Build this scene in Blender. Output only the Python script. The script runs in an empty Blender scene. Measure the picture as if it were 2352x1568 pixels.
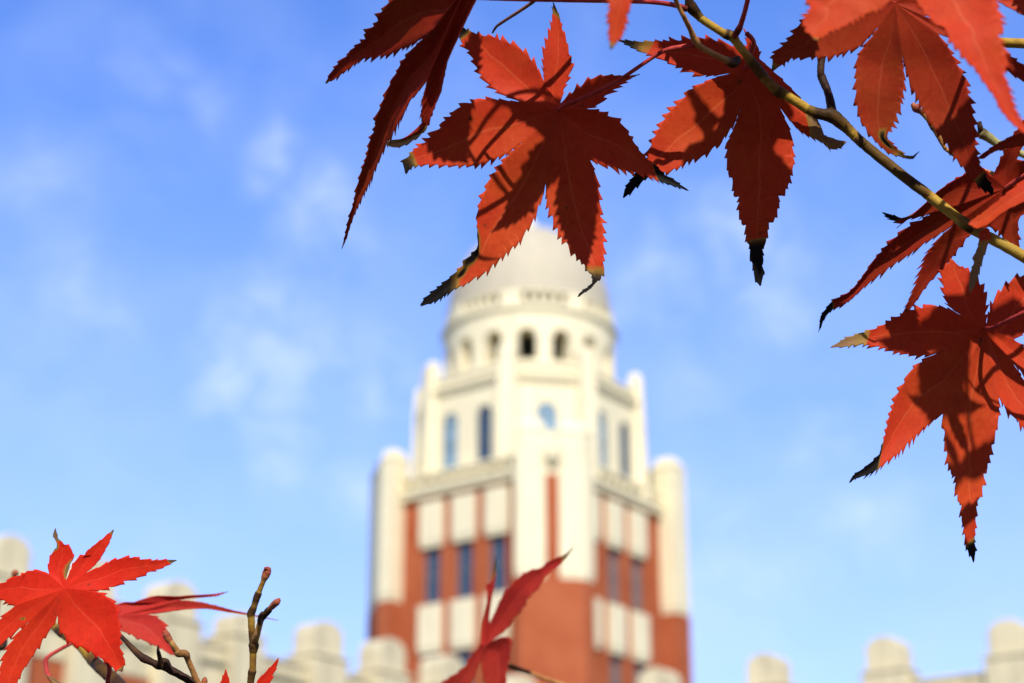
import bpy, bmesh, math, random
from mathutils import Vector, Matrix
random.seed(7)
S = bpy.context.scene
R = math.radians
# ------------------------------------------------------------------ camera
F = 4200.0                     # focal length in picture units (picture 2352 x 1568 units)
PITCH = R(21.5)
CAMZ = 1.6
FOCUS = 0.49
cam = bpy.data.cameras.new("camera")
cam.sensor_width = 36.0
cam.lens = 36.0 * F / 2352.0
cam.clip_start = 0.02
cam.clip_end = 5000
cam.dof.use_dof = True
cam.dof.focus_distance = FOCUS
cam.dof.aperture_fstop = 17.5
cam.dof.aperture_blades = 0
co = bpy.data.objects.new("camera", cam)
S.collection.objects.link(co)
co.location = (0, 0, CAMZ)
co.rotation_euler = (R(90) + PITCH, 0, 0)
S.camera = co
CP = Vector((0, 0, CAMZ))
FW = Vector((0, math.cos(PITCH), math.sin(PITCH)))
UP = Vector((0, -math.sin(PITCH), math.cos(PITCH)))
RT = Vector((1, 0, 0))
# ------------------------------------------------------------------ sun and sky
SUN_EL, SUN_AZ = R(38), R(6)     # azimuth: to the right of straight behind the camera
SUN = Vector((math.sin(SUN_AZ) * math.cos(SUN_EL), -math.cos(SUN_AZ) * math.cos(SUN_EL), math.sin(SUN_EL)))
sl = bpy.data.lights.new("sun", 'SUN')
sl.energy = 4.6
sl.angle = R(0.5)
sl.color = (1.0, 0.93, 0.82)
so = bpy.data.objects.new("sun", sl)
S.collection.objects.link(so)
so.rotation_euler = SUN.to_track_quat('Z', 'Y').to_euler()
so.location = (0, -20, 40)
S.view_settings.view_transform = 'Standard'
S.view_settings.look = 'None'
S.view_settings.exposure = 0.32
S.view_settings.gamma = 1.0
S.render.film_transparent = False


def ray(x, y):
    return FW + RT * ((x - 1176) / F) + UP * ((784 - y) / F)


def pt(x, y, d):
    return CP + ray(x, y) * d


W = bpy.data.worlds.new("World")
S.world = W
W.use_nodes = True
nt = W.node_tree
nt.nodes.clear()


def N(t, typ, **kw):
    n = t.nodes.new(typ)
    for k, v in kw.items():
        setattr(n, k, v)
    return n


def M(t, op, a, b=None, c=None, clamp=False):
    n = t.nodes.new('ShaderNodeMath')
    n.operation = op
    n.use_clamp = clamp
    for i, v in enumerate((a, b, c)):
        if v is None:
            continue
        if isinstance(v, (int, float)):
            n.inputs[i].default_value = v
        else:
            t.links.new(v, n.inputs[i])
    return n.outputs[0]


def MIX(t, f, a, b, mode='MIX'):
    n = t.nodes.new('ShaderNodeMix')
    n.data_type = 'RGBA'
    n.blend_type = mode
    n.clamp_factor = True
    for s, v in ((n.inputs[0], f), (n.inputs[6], a), (n.inputs[7], b)):
        if isinstance(v, (int, float)):
            s.default_value = v
        elif isinstance(v, tuple):
            s.default_value = (v[0], v[1], v[2], 1)
        else:
            t.links.new(v, s)
    return n.outputs[2]


def RAMP(t, f, stops):
    n = t.nodes.new('ShaderNodeValToRGB')
    e = n.color_ramp.elements
    while len(e) < len(stops):
        e.new(0.5)
    for i, (p, c) in enumerate(stops):
        e[i].position = p
        e[i].color = (c[0], c[1], c[2], 1)
    t.links.new(f, n.inputs[0])
    return n.outputs[0]


def NOISE(t, vec, scale, detail=4, rough=0.55, dist=0.0):
    n = t.nodes.new('ShaderNodeTexNoise')
    n.inputs['Scale'].default_value = scale
    n.inputs['Detail'].default_value = detail
    n.inputs['Roughness'].default_value = rough
    n.inputs['Distortion'].default_value = dist
    if vec is not None:
        t.links.new(vec, n.inputs['Vector'])
    return n.outputs[0]


sky = N(nt, 'ShaderNodeTexSky', sky_type='NISHITA', sun_disc=False)
sky.sun_elevation = SUN_EL
sky.sun_rotation = R(180) - SUN_AZ
sky.air_density = 1.0
sky.dust_density = 0.1
sky.ozone_density = 3.0
sky.altitude = 0
hs = N(nt, 'ShaderNodeHueSaturation')
hs.inputs['Hue'].default_value = 0.519
hs.inputs['Saturation'].default_value = 1.24
hs.inputs['Value'].default_value = 1.5
nt.links.new(sky.outputs[0], hs.inputs['Color'])
tc = N(nt, 'ShaderNodeTexCoord')
nrm = N(nt, 'ShaderNodeVectorMath', operation='NORMALIZE')
nt.links.new(tc.outputs['Generated'], nrm.inputs[0])
dirv = nrm.outputs[0]
mp = N(nt, 'ShaderNodeMapping')
mp.inputs['Scale'].default_value = (1.0, 1.0, 1.35)
mp.inputs['Rotation'].default_value = (0, R(25), 0)
nt.links.new(dirv, mp.inputs[0])
nz = NOISE(nt, mp.outputs[0], 34, 6, 0.62, 0.6)
nzb = NOISE(nt, mp.outputs[0], 13, 4, 0.5, 0.3)
CLOUDS = [(640, 370, 90, .7), (770, 560, 130, .75), (250, 645, 80, .4), (380, 230, 130, .35), (600, 800, 170, .75), (490, 890, 95, .9),
          (640, 1010, 120, .7), (850, 890, 130, .55), (1470, 535, 60, .55), (1480, 650, 110, .6), (1700, 560, 120, .65),
          (1760, 660, 110, .6), (1600, 900, 120, .35), (810, 1145, 90, .5), (1660, 1240, 160, .45), (1980, 1210, 130, .4), (1890, 1000, 80, .35),
          (1600, 1330, 260, .35), (1800, 1350, 200, .3), (100, 450, 150, .3), (150, 700, 200, .25)]
wn = N(nt, 'ShaderNodeTexNoise')
wn.inputs['Scale'].default_value = 16
wn.inputs['Detail'].default_value = 3
nt.links.new(dirv, wn.inputs['Vector'])
wsub = N(nt, 'ShaderNodeVectorMath', operation='SUBTRACT')
nt.links.new(wn.outputs['Color'], wsub.inputs[0])
wsub.inputs[1].default_value = (0.5, 0.5, 0.5)
wsc = N(nt, 'ShaderNodeVectorMath', operation='MULTIPLY_ADD')
nt.links.new(wsub.outputs[0], wsc.inputs[0])
wsc.inputs[1].default_value = (0.07, 0.07, 0.10)
nt.links.new(dirv, wsc.inputs[2])
wdir = wsc.outputs[0]
acc = None
for cx, cy, cr, ca in CLOUDS:
    d = ray(cx, cy).normalized()
    dp = N(nt, 'ShaderNodeVectorMath', operation='DISTANCE')
    nt.links.new(wdir, dp.inputs[0])
    dp.inputs[1].default_value = d
    mr = N(nt, 'ShaderNodeMapRange', interpolation_type='SMOOTHSTEP')
    mr.inputs['From Min'].default_value = cr * 1.45 / F
    mr.inputs['From Max'].default_value = 0.0
    mr.inputs['To Min'].default_value = 0.0
    mr.inputs['To Max'].default_value = ca
    nt.links.new(dp.outputs['Value'], mr.inputs['Value'])
    acc = mr.outputs[0] if acc is None else M(nt, 'MAXIMUM', acc, mr.outputs[0])
wisp = M(nt, 'MULTIPLY_ADD', nz, 2.6, -0.85, clamp=True)
veil = M(nt, 'MULTIPLY_ADD', nzb, 1.6, -0.62, clamp=True)
cm = M(nt, 'MULTIPLY', acc, M(nt, 'MULTIPLY_ADD', wisp, 0.85, 0.12))
cm = M(nt, 'ADD', M(nt, 'MULTIPLY', cm, 0.68), M(nt, 'MULTIPLY', veil, 0.20), clamp=True)
cloud_col = (5.2, 5.9, 7.0)
sxyz = N(nt, 'ShaderNodeSeparateXYZ')
nt.links.new(dirv, sxyz.inputs[0])
hzf = N(nt, 'ShaderNodeMapRange', interpolation_type='SMOOTHSTEP')
hzf.inputs['From Min'].default_value = math.sin(R(36))
hzf.inputs['From Max'].default_value = math.sin(R(2))
hzf.inputs['To Min'].default_value = 0.0
hzf.inputs['To Max'].default_value = 0.62
nt.links.new(sxyz.outputs[2], hzf.inputs['Value'])
hazy = MIX(nt, hzf.outputs[0], hs.outputs[0], (2.75, 3.35, 6.4))
skyc = MIX(nt, cm, hazy, cloud_col)
bg = N(nt, 'ShaderNodeBackground')
bg.inputs[1].default_value = 0.15
nt.links.new(skyc, bg.inputs[0])
wo = N(nt, 'ShaderNodeOutputWorld')
nt.links.new(bg.outputs[0], wo.inputs[0])

# ------------------------------------------------------------------ helpers


def link(o):
    S.collection.objects.link(o)
    return o


def empty(name, loc=(0, 0, 0), rz=0, label=None, cat=None, group=None):
    o = bpy.data.objects.new(name, None)
    o.empty_display_size = 0.05
    o.location = loc
    o.rotation_euler = (0, 0, rz)
    link(o)
    if label:
        o['label'] = label
        o['category'] = cat
    if group:
        o['group'] = group
    return o


class MB:
    def __init__(s):
        s.v = []
        s.f = []

    def add(s, vs, fs):
        b = len(s.v)
        s.v += [tuple(v) for v in vs]
        s.f += [tuple(b + i for i in f) for f in fs]

    def hexa(s, lo, hi):
        """two rings of equal length -> closed solid"""
        n = len(lo)
        fs = [tuple(range(n - 1, -1, -1)), tuple(range(n, 2 * n))]
        fs += [(i, (i + 1) % n, n + (i + 1) % n, n + i) for i in range(n)]
        s.add(list(lo) + list(hi), fs)

    def prism(s, poly, z0, z1, top=None):
        top = top or poly
        s.hexa([(x, y, z0) for x, y in poly], [(x, y, z1) for x, y in top])

    def box(s, x0, x1, y0, y1, z0, z1):
        s.prism([(x0, y0), (x1, y0), (x1, y1), (x0, y1)], z0, z1)

    def lathe(s, prof, n=64, a0=0.0):
        vs = []
        fs = []
        m = len(prof)
        for i in range(n):
            a = a0 + 2 * math.pi * i / n
            for r, z in prof:
                vs.append((r * math.cos(a), r * math.sin(a), z))
        for i in range(n):
            j = (i + 1) % n
            for k in range(m - 1):
                fs.append((i * m + k, j * m + k, j * m + k + 1, i * m + k + 1))
        s.add(vs, fs)

    def build(s, name, mat, parent=None, smooth=False, bevel=0):
        me = bpy.data.meshes.new(name)
        me.from_pydata(s.v, [], s.f)
        bm = bmesh.new()
        bm.from_mesh(me)
        bmesh.ops.recalc_face_normals(bm, faces=bm.faces)
        bm.to_mesh(me)
        bm.free()
        me.materials.append(mat)
        if smooth:
            for p in me.polygons:
                p.use_smooth = True
        o = link(bpy.data.objects.new(name, me))
        if parent:
            o.parent = parent
        if bevel:
            b = o.modifiers.new('bevel', 'BEVEL')
            b.width = bevel
            b.segments = 2
            b.limit_method = 'ANGLE'
        return o


def new_mat(name):
    m = bpy.data.materials.new(name)
    m.use_nodes = True
    t = m.node_tree
    t.nodes.clear()
    out = N(t, 'ShaderNodeOutputMaterial')
    p = N(t, 'ShaderNodeBsdfPrincipled')
    t.links.new(p.outputs[0], out.inputs[0])
    return m, t, p, out


def objco(t):
    return N(t, 'ShaderNodeTexCoord').outputs['Object']


# ------------------------------------------------------------------ building materials
def mat_stone(name, c1, c2, c3, rough=0.8):
    m, t, p, o = new_mat(name)
    v = objco(t)
    a = NOISE(t, v, 0.9, 6, 0.6)
    mpg = N(t, 'ShaderNodeMapping')
    mpg.inputs['Scale'].default_value = (2.5, 2.5, 0.25)
    t.links.new(v, mpg.inputs[0])
    b = NOISE(t, mpg.outputs[0], 1.2, 6, 0.65)
    c = MIX(t, M(t, 'MULTIPLY_ADD', a, 1.8, -0.4, clamp=True), c1, c2)
    c = MIX(t, M(t, 'MULTIPLY_ADD', b, 3.4, -1.6, clamp=True), c, c3)
    t.links.new(c, p.inputs['Base Color'])
    p.inputs['Roughness'].default_value = rough
    bp = N(t, 'ShaderNodeBump')
    bp.inputs['Strength'].default_value = 0.25
    bp.inputs['Distance'].default_value = 0.03
    t.links.new(NOISE(t, v, 9, 5), bp.inputs['Height'])
    t.links.new(bp.outputs[0], p.inputs['Normal'])
    return m


stone = mat_stone('cream_stone', (0.75, 0.67, 0.425), (0.71, 0.625, 0.39), (0.56, 0.49, 0.31))
stone_wing = mat_stone('weathered_cream_stone', (0.66, 0.575, 0.345), (0.54, 0.47, 0.285), (0.31, 0.265, 0.165))
dome_m = mat_stone('dome_plaster', (0.46, 0.40, 0.27), (0.43, 0.375, 0.25), (0.37, 0.32, 0.215), 0.7)


def mat_brick():
    m, t, p, o = new_mat('red_brick')
    v = objco(t)
    sp = N(t, 'ShaderNodeSeparateXYZ')
    t.links.new(v, sp.inputs[0])
    cb = N(t, 'ShaderNodeCombineXYZ')
    t.links.new(M(t, 'ADD', sp.outputs[0], sp.outputs[1]), cb.inputs[0])
    t.links.new(sp.outputs[2], cb.inputs[1])
    br = N(t, 'ShaderNodeTexBrick')
    br.inputs['Scale'].default_value = 1.0
    br.inputs['Brick Width'].default_value = 0.23
    br.inputs['Row Height'].default_value = 0.075
    br.inputs['Mortar Size'].default_value = 0.006
    br.inputs['Color1'].default_value = (0.41, 0.102, 0.036, 1)
    br.inputs['Color2'].default_value = (0.37, 0.080, 0.025, 1)
    br.inputs['Mortar'].default_value = (0.30, 0.15, 0.08, 1)
    t.links.new(cb.outputs[0], br.inputs['Vector'])
    c = MIX(t, M(t, 'MULTIPLY_ADD', NOISE(t, v, 0.55, 6, 0.65), 2.0, -0.75, clamp=True), br.outputs[0], (0.27, 0.055, 0.016))
    t.links.new(c, p.inputs['Base Color'])
    p.inputs['Roughness'].default_value = 0.85
    p.inputs['Specular IOR Level'].default_value = 0.1
    return m


brick = mat_brick()


def mat_glass(name, col, rough=0.08):
    m, t, p, o = new_mat(name)
    v = objco(t)
    c = MIX(t, NOISE(t, v, 1.3, 3), col, tuple(x * 1.7 for x in col))
    t.links.new(c, p.inputs['Base Color'])
    p.inputs['Roughness'].default_value = rough
    p.inputs['Specular IOR Level'].default_value = 0.22
    return m


glass = mat_glass('blue_window_glass', (0.022, 0.042, 0.075))
glass_pale = mat_glass('pale_sky_reflection_glass', (0.15, 0.23, 0.28), 0.15)  # reflection of bright sky painted into the glass colour
glass_brown = mat_glass('brick_reflection_glass', (0.13, 0.09, 0.07), 0.3)  # brown of the reflected brick put into the base colour
shade_m = mat_stone('shade_dark_interior', (0.09, 0.075, 0.06), (0.07, 0.06, 0.05), (0.05, 0.045, 0.04))  # painted dark to deepen the shade seen through the drum arches
frame_m = mat_stone('window_frame_paint', (0.16, 0.19, 0.20), (0.12, 0.15, 0.17), (0.2, 0.2, 0.2), 0.5)

# ------------------------------------------------------------------ ground
m_, t_, p_, o_ = new_mat('lawn_and_paving')
gv = objco(t_)
t_.links.new(MIX(t_, NOISE(t_, gv, 0.35, 6), (0.05, 0.075, 0.03), (0.10, 0.10, 0.06)), p_.inputs['Base Color'])
p_.inputs['Roughness'].default_value = 0.95
g = MB()
g.add([(-3000, -3000, 0), (3000, -3000, 0), (3000, 3000, 0), (-3000, 3000, 0)], [(0, 1, 2, 3)])
go = g.build('ground', m_)
go['kind'] = 'structure'


# ------------------------------------------------------------------ the tower
def hz(y, Y):
    return CAMZ + Y * math.tan(PITCH + math.atan((784 - y) / F))


PHI = R(-36)
TY = 90.0
TX = (1224 - 1176) / F * (TY * math.cos(PITCH) + 30 * math.sin(PITCH))


def walls(p0, p1, thick, z0, z1, openings, mb):
    """vertical wall from p0 to p1 (outside on the right of travel), with holes (s, width, zb, zt, arched)"""
    p0 = Vector((p0[0], p0[1]))
    p1 = Vector((p1[0], p1[1]))
    L = (p1 - p0).length
    u = (p1 - p0) / L
    nin = Vector((-u.y, u.x)) * thick

    def seg(a, b, za, zb):
        if b - a < 1e-4 or zb - za < 1e-4:
            return
        A = p0 + u * a
        B = p0 + u * b
        mb.prism([tuple(A), tuple(B), tuple(B + nin), tuple(A + nin)], za, zb)
    cur = 0
    for s, w, zb, zt, arched in sorted(openings):
        a, b = s - w / 2, s + w / 2
        seg(cur, a, z0, z1)
        seg(a, b, z0, zb)
        if arched:
            n = 10
            r = w / 2
            for i in range(n):
                x0 = -r + w * i / n
                x1 = -r + w * (i + 1) / n
                xm = min(abs(x0), abs(x1))
                A = p0 + u * (s + x0)
                B = p0 + u * (s + x1)
                za = zt - r + math.sqrt(max(0, r * r - x0 * x0))
                zc = zt - r + math.sqrt(max(0, r * r - x1 * x1))
                mb.hexa([(A.x, A.y, za), (B.x, B.y, zc), (B.x + nin.x, B.y + nin.y, zc), (A.x + nin.x, A.y + nin.y, za)],
                        [(A.x, A.y, z1), (B.x, B.y, z1), (B.x + nin.x, B.y + nin.y, z1), (A.x + nin.x, A.y + nin.y, z1)])
        else:
            seg(a, b, zt, z1)
        cur = b
    seg(cur, L, z0, z1)
    return u, nin, p0


def window(p0, u, nin, s, w, zb, zt, arched, parent, gm, depth=0.28, fm=None):
    """frame > pane, set back in an opening"""
    fm = fm or frame_m
    d = nin.normalized()
    c = p0 + u * s + d * depth
    prof = []
    r = w / 2
    if arched:
        prof = [(-r, zb), (r, zb), (r, zt - r)] + [(r * math.cos(a), zt - r + r * math.sin(a)) for a in [math.pi * k / 10 for k in range(1, 10)]] + [(-r, zt - r)]
    else:
        prof = [(-r, zb), (r, zb), (r, zt), (-r, zt)]
    mbp = MB()
    lo = [(c.x + u.x * x, c.y + u.y * x, z) for x, z in prof]
    hi = [(a[0] + d.x * 0.05, a[1] + d.y * 0.05, a[2]) for a in lo]
    mbp.hexa(lo, hi)
    mf = MB()

    def bar(x0, x1, z0, z1):
        A = c + u * x0 - d * 0.06
        B = c + u * x1 - d * 0.06
        e = d * 0.055
        mf.prism([tuple(A), tuple(B), tuple(B + e), tuple(A + e)], z0, z1)
    bw = 0.06
    ztt = zt - r if arched else zt
    bar(-r, -r + bw, zb, ztt)
    bar(r - bw, r, zb, ztt)
    bar(-r + bw, r - bw, zb, zb + bw)
    bar(-r + bw, r - bw, ztt - bw, ztt)
    zz = zb + (ztt - zb) * 0.5
    bar(-r + bw, r - bw, zz - 0.03, zz + 0.03)
    bar(-0.025, 0.025, zb + bw, zz - 0.03)
    bar(-0.025, 0.025, zz + 0.03, ztt - bw)
    fo = mf.build('window', fm, parent)
    mbp.build('pane', gm, fo)
    return fo


def build_tower():
    T = empty('domed_tower', (TX, TY, 0), PHI,
              'tall red brick and cream stone tower with a pale dome, arcaded drum and corner piers', 'tower')
    XL, XR, HY, P = -6.14, 5.20, 5.84, 0.95
    XI, XO = 3.69, 4.49
    Yw = TY - 0.809 * HY
    z_cb, z_ct, z_bt = hz(1126, Yw), hz(1106, Yw), hz(1071, Yw)
    zb1, zb2 = hz(1245.5, Yw), hz(1137, Yw)
    zw1 = hz(1373.6, Yw)
    zp1, zp2 = hz(1494, Yw), hz(1379, Yw)
    wh = zb1 - zw1
    zw2t = zp1
    zw2b = zw2t - wh
    z_st = hz(1324, 82.2)           # stone of the piers starts here
    z_pt = hz(955, 82.2)            # pier tips
    # four walls: front-left (-y), right (+x), back, left
    sides = [((XL, -HY), (XR, -HY), [-1.85, 0.12, 2.09], glass),
             ((XR, -HY), (XR, HY), [-2.7, -0.6, 1.5], glass_brown),
             ((XR, HY), (XL, HY), [-2.13, 0.0, 2.13], glass),
             ((XL, HY), (XL, -HY), [-2.13, 0.0, 2.13], glass)]
    stone_blocks = []
    for si, (a, b, bays, gm) in enumerate(sides):
        A = Vector(a)
        B = Vector(b)
        u = (B - A).normalized()
        L = (B - A).length
        # bay offset along the wall
        ss = []
        for c in bays:
            if si == 0:
                ss.append(c - XL)
            elif si == 1:
                ss.append(c + HY)
            elif si == 2:
                ss.append(XR - c - 0.3)
            else:
                ss.append(HY + c)
        rows = []
        zt = zb1
        zbm = zw1
        while zt > 3:
            rows.append((max(zbm, 0.9), zt))
            step = (zp2 - zp1)
            zt2 = zbm - 0.09 - step
            zt = zt2
            zbm = zt - wh
        # one brick wall with window holes, built bay by bay
        mb = MB()
        cur = 1.4
        end = L - 1.4
        nin = Vector((-u.y, u.x))

        def seg(x0, x1, z0, z1):
            q = A + u * x0
            w = A + u * x1
            mb.prism([tuple(q), tuple(w), tuple(w + nin * 0.5), tuple(q + nin * 0.5)], z0, z1)
        for s in ss:
            seg(cur, s - 0.47, 0, z_cb)
            zc = 0
            for (q0, q1) in sorted(rows):
                seg(s - 0.47, s + 0.47, zc, q0)
                zc = q1
            seg(s - 0.47, s + 0.47, zc, z_cb)
            cur = s + 0.47
        seg(cur, end, 0, z_cb)
        mb.build('brick_wall', brick, T)
        for k, s in enumerate(ss):
            for ri, (q0, q1) in enumerate(rows):
                if ri > 2 or (si > 1 and ri > 1):
                    continue
                window(A, u, nin, s, 0.94, q0, q1, False, T, gm, 0.16)
                # cream spandrel panel above this window
                pz0 = q1 + 0.02
                pz1 = (zb2 if ri == 0 else rows[ri - 1][0] - 0.09)
                c = A + u * s
                pb = MB()
                hw = 0.7
                e = nin * -0.22
                q = nin * 0.2

                def pr(hw, e, q, z0, z1):
                    P0, P1 = c - u * hw, c + u * hw
                    pb.prism([tuple(P0 + e), tuple(P1 + e), tuple(P1 - e * 0.01), tuple(P0 - e * 0.01)], z0, z1)
                pr(hw, e, q, pz0 + 0.25, pz1)
                pr(hw - 0.05, e * 0.8, q, pz0, pz0 + 0.25)
                pb.build('spandrel_panel', stone, T, bevel=0.02)
        # cornice and balustrade between the piers
        cb = MB()
        m0, m1 = (XI - (-XL) + 0, 0) if False else (0, 0)
        s0 = 2.15
        s1 = L - 2.15 if si % 2 else L - 1.51
        if si == 1 or si == 3:
            s0, s1 = 2.15, L - 2.15
        if si == 2:
            s0, s1 = 1.51, L - 2.15

        def lay(x0, x1, d0, d1, z0, z1, mbb):
            q = A + u * x0 - nin * d0
            w = A + u * x1 - nin * d0
            mbb.prism([tuple(q), tuple(w), tuple(w + nin * (d0 + d1)), tuple(q + nin * (d0 + d1))], z0, z1)
        lay(s0, s1, 0.30, 0.9, z_cb, z_ct - 0.12, cb)
        lay(s0, s1, 0.42, 0.9, z_ct - 0.12, z_ct, cb)
        cb.build('cornice', stone, T, bevel=0.02)
        bl = MB()
        lay(s0, s1, 0.22, 0.34, z_ct, z_ct + 0.10, bl)
        lay(s0, s1, 0.24, 0.36, z_bt - 0.16, z_bt, bl)
        nb = 11
        for k in range(nb):
            x = s0 + (k + 0.5) * (s1 - s0) / nb
            lay(x - 0.13, x + 0.13, 0.17, 0.30, z_ct + 0.10, z_bt - 0.16, bl)
        lay(s0, s1, -0.55, 0.75, z_ct, z_bt - 0.16, bl)
        bl.build('balustrade', stone, T)
    # terrace behind the balustrade
    tb = MB()
    tb.box(XL + 0.5, XR - 0.5, -HY + 0.5, HY - 0.5, z_cb, z_ct - 0.05)
    tb.build('terrace', stone, T)
    # corner piers
    for (sx, sy) in ((1, -1), (1, 1), (-1, 1), (-1, -1)):
        hx = (XR if sx > 0 else -XL) + P
        hy = HY + P
        yo = hx - (hy - XO) if False else XO
        a = Vector((sx * XI, sy * hy))
        b = Vector((sx * (4.49 if sx < 0 else 4.05), sy * hy))
        c = Vector((sx * hx, sy * (XO if sy < 0 else XO + 0.45)))
        d = Vector((sx * hx, sy * XI))
        e = Vector((sx * (hx - P - 0.3), sy * XI))
        f = Vector((sx * XI, sy * (hy - P - 0.3)))
        m = (b + c) / 2
        tv = (c - b).normalized()
        nv = Vector((-tv.y, tv.x))
        if nv.dot(m) < 0:
            nv = -nv
        hw = 0.32 if (sx, sy) == (1, -1) else 0.0
        cen = (a + b + c + d + e + f) / 6

        def ins(poly, k):
            return [tuple(cen + (q - cen) * k) for q in poly]
        mb = MB()
        mb.prism(ins([a, b, c, d, e, f], 0.975), 0, z_st)
        mb.prism(ins([a, b, c, d, e, f], 0.80), z_st, hz(1083, 82.2))
        mb.build('pier_brickwork', brick, T)
        h1 = [a, b, m - tv * hw, m - tv * hw - nv * 1.6, f]
        h2 = [d, c, m + tv * hw, m + tv * hw - nv * 1.6, e]
        zs = z_pt - 1.5 + (0.45 if (sx, sy) == (1, 1) else 0.0)
        st = MB()
        for h in (h1, h2):
            hc = sum(h, Vector((0, 0))) / len(h)

            def sc(k, sh=0.0):
                return [tuple(hc + (q - hc) * k) for q in h]
            P0 = [tuple(q) for q in h]
            st.prism(P0, z_st + 0.25, zs)
            st.prism(sc(0.96), z_st, z_st + 0.25)
            st.prism(P0, zs, zs + 0.8)
            st.prism(sc(1.05), zs + 0.8, zs + 1.0, sc(1.05))
            st.prism(sc(0.97), zs + 1.0, zs + 1.5, sc(0.66))
        # stone joining the two halves above the brick strip, with a rounded boss
        zj = hz(1083, 82.2)
        j = [m - tv * hw, m + tv * hw, m + tv * hw - nv * 1.55, m - tv * hw - nv * 1.55]
        if hw:
            st.prism([tuple(q - nv * 0.12) for q in j], zj, z_pt - 0.6)
        so_ = st.build('corner_pier', stone, T, bevel=0.03)
        if (sx, sy) != (1, -1):
            continue
        bs = MB()
        for k in range(6):
            a0 = math.pi / 2 * k / 6
            a1 = math.pi / 2 * (k + 1) / 6
            r0, r1 = 0.5 * math.sin(a0) + 0.02, 0.5 * math.sin(a1) + 0.02
            bs.prism([tuple(m - nv * 0.1 + tv * (r0 * math.cos(q)) + nv * (r0 * math.sin(q))) for q in [math.pi * w / 8 for w in range(9)]],
                     zj + 0.35 + 0.75 * (1 - math.cos(a0)), zj + 0.35 + 0.75 * (1 - math.cos(a1)),
                     [tuple(m - nv * 0.1 + tv * (r1 * math.cos(q)) + nv * (r1 * math.sin(q))) for q in [math.pi * w / 8 for w in range(9)]])
        bs.build('boss', stone, so_)
    # octagonal stage
    ox, h, k = -0.28, 5.25, 2.8
    V = [(-(h - k), -h), (h - k, -h), (h, -(h - k)), (h, h - k), (h - k, h), (-(h - k), h), (-h, h - k), (-h, -(h - k))]
    V = [Vector((x + ox, y)) for x, y in V]
    Yo = 84.7
    zo_t = hz(834, Yo)
    zo_c = hz(874, Yo)
    z0 = z_ct - 0.04
    Yf = 85.7
    wt, wb = hz(935, Yf), hz(1066, Yf)
    for i in range(8):
        a, b = V[i], V[(i + 1) % 8]
        L = (b - a).length
        if i % 2 == 0:
            ops = [(L / 2 - 1.07, 0.95, wb, wt, True), (L / 2 + 1.07, 0.95, wb, wt, True)]
        else:
            ops = [(L / 2, 1.05, wb, wt - 0.05, True)]
        mb = MB()
        u, nin, p0 = walls(a, b, 0.45, z0, zo_c, ops, mb)
        mb.build('octagon_wall', stone, T)
        for (s, w, q0, q1, ar) in ops:
            window(p0, u, nin, s, w, q0, q1, ar, T, glass_pale if (i % 2 or s < L / 2) else glass, 0.12)
        cb = MB()
        out = -nin.normalized()
        for (d0, za, zb) in ((0.16, zo_c, zo_c + 0.16), (0.26, zo_c + 0.16, zo_c + 0.3), (0.02, zo_c + 0.3, zo_t - 0.2), (0.12, zo_t - 0.2, zo_t)):
            A, B = a + out * d0, b + out * d0
            cb.prism([tuple(A), tuple(B), tuple(B - out * (d0 + 0.5)), tuple(A - out * (d0 + 0.5))], za, zb)
        cb.build('parapet', stone, T, bevel=0.02)
    for i, v in enumerate(V):
        r = (v - Vector((ox, 0))).normalized()
        t = Vector((-r.y, r.x))
        mb = MB()

        def q(o, w, inn=0.45):
            return [tuple(v + r * o - t * w), tuple(v + r * o + t * w), tuple(v - r * inn + t * w), tuple(v - r * inn - t * w)]
        mb.prism(q(0.42, 0.48), z0, zo_c - 1.0, q(0.30, 0.46))
        mb.prism(q(0.30, 0.46), zo_c - 1.0, zo_t + 0.75, q(0.22, 0.42))
        mb.prism(q(0.22, 0.42), zo_t + 0.75, zo_t + 1.05, q(0.0, 0.25, 0.3))
        mb.build('buttress', stone, T, bevel=0.03)
    # arcaded drum
    Yd = TY - 4.5
    za_b, za_t = hz(824, Yd), hz(751, Yd)
    zr0 = hz(709, Yd)
    zr1 = hz(694, Yd)
    zr2 = hz(663, Yd)
    zbase = zo_t - 0.9
    dk = MB()
    dk.prism([tuple(Vector((ox, 0)) + (v - Vector((ox, 0))) * 0.93) for v in V], zo_t - 1.1, zo_t - 0.9)
    dk.build('drum_terrace', stone, T)
    dm = MB()

    def wedge(a, b, r0, r1, z0, z1, mbb=None):
        P_ = [(r1 * math.cos(a), r1 * math.sin(a)), (r1 * math.cos(b), r1 * math.sin(b)), (r0 * math.cos(b), r0 * math.sin(b)), (r0 * math.cos(a), r0 * math.sin(a))]
        (mbb or dm).prism(P_, z0, z1)
    # local angle of an azimuth az (right of the camera): world angle = -90deg + az ; local = world - PHI
    base = R(-90) + R(9 - 11.25) - PHI
    hw = R(6.3)
    r = 4.5 * math.tan(hw)
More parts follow.
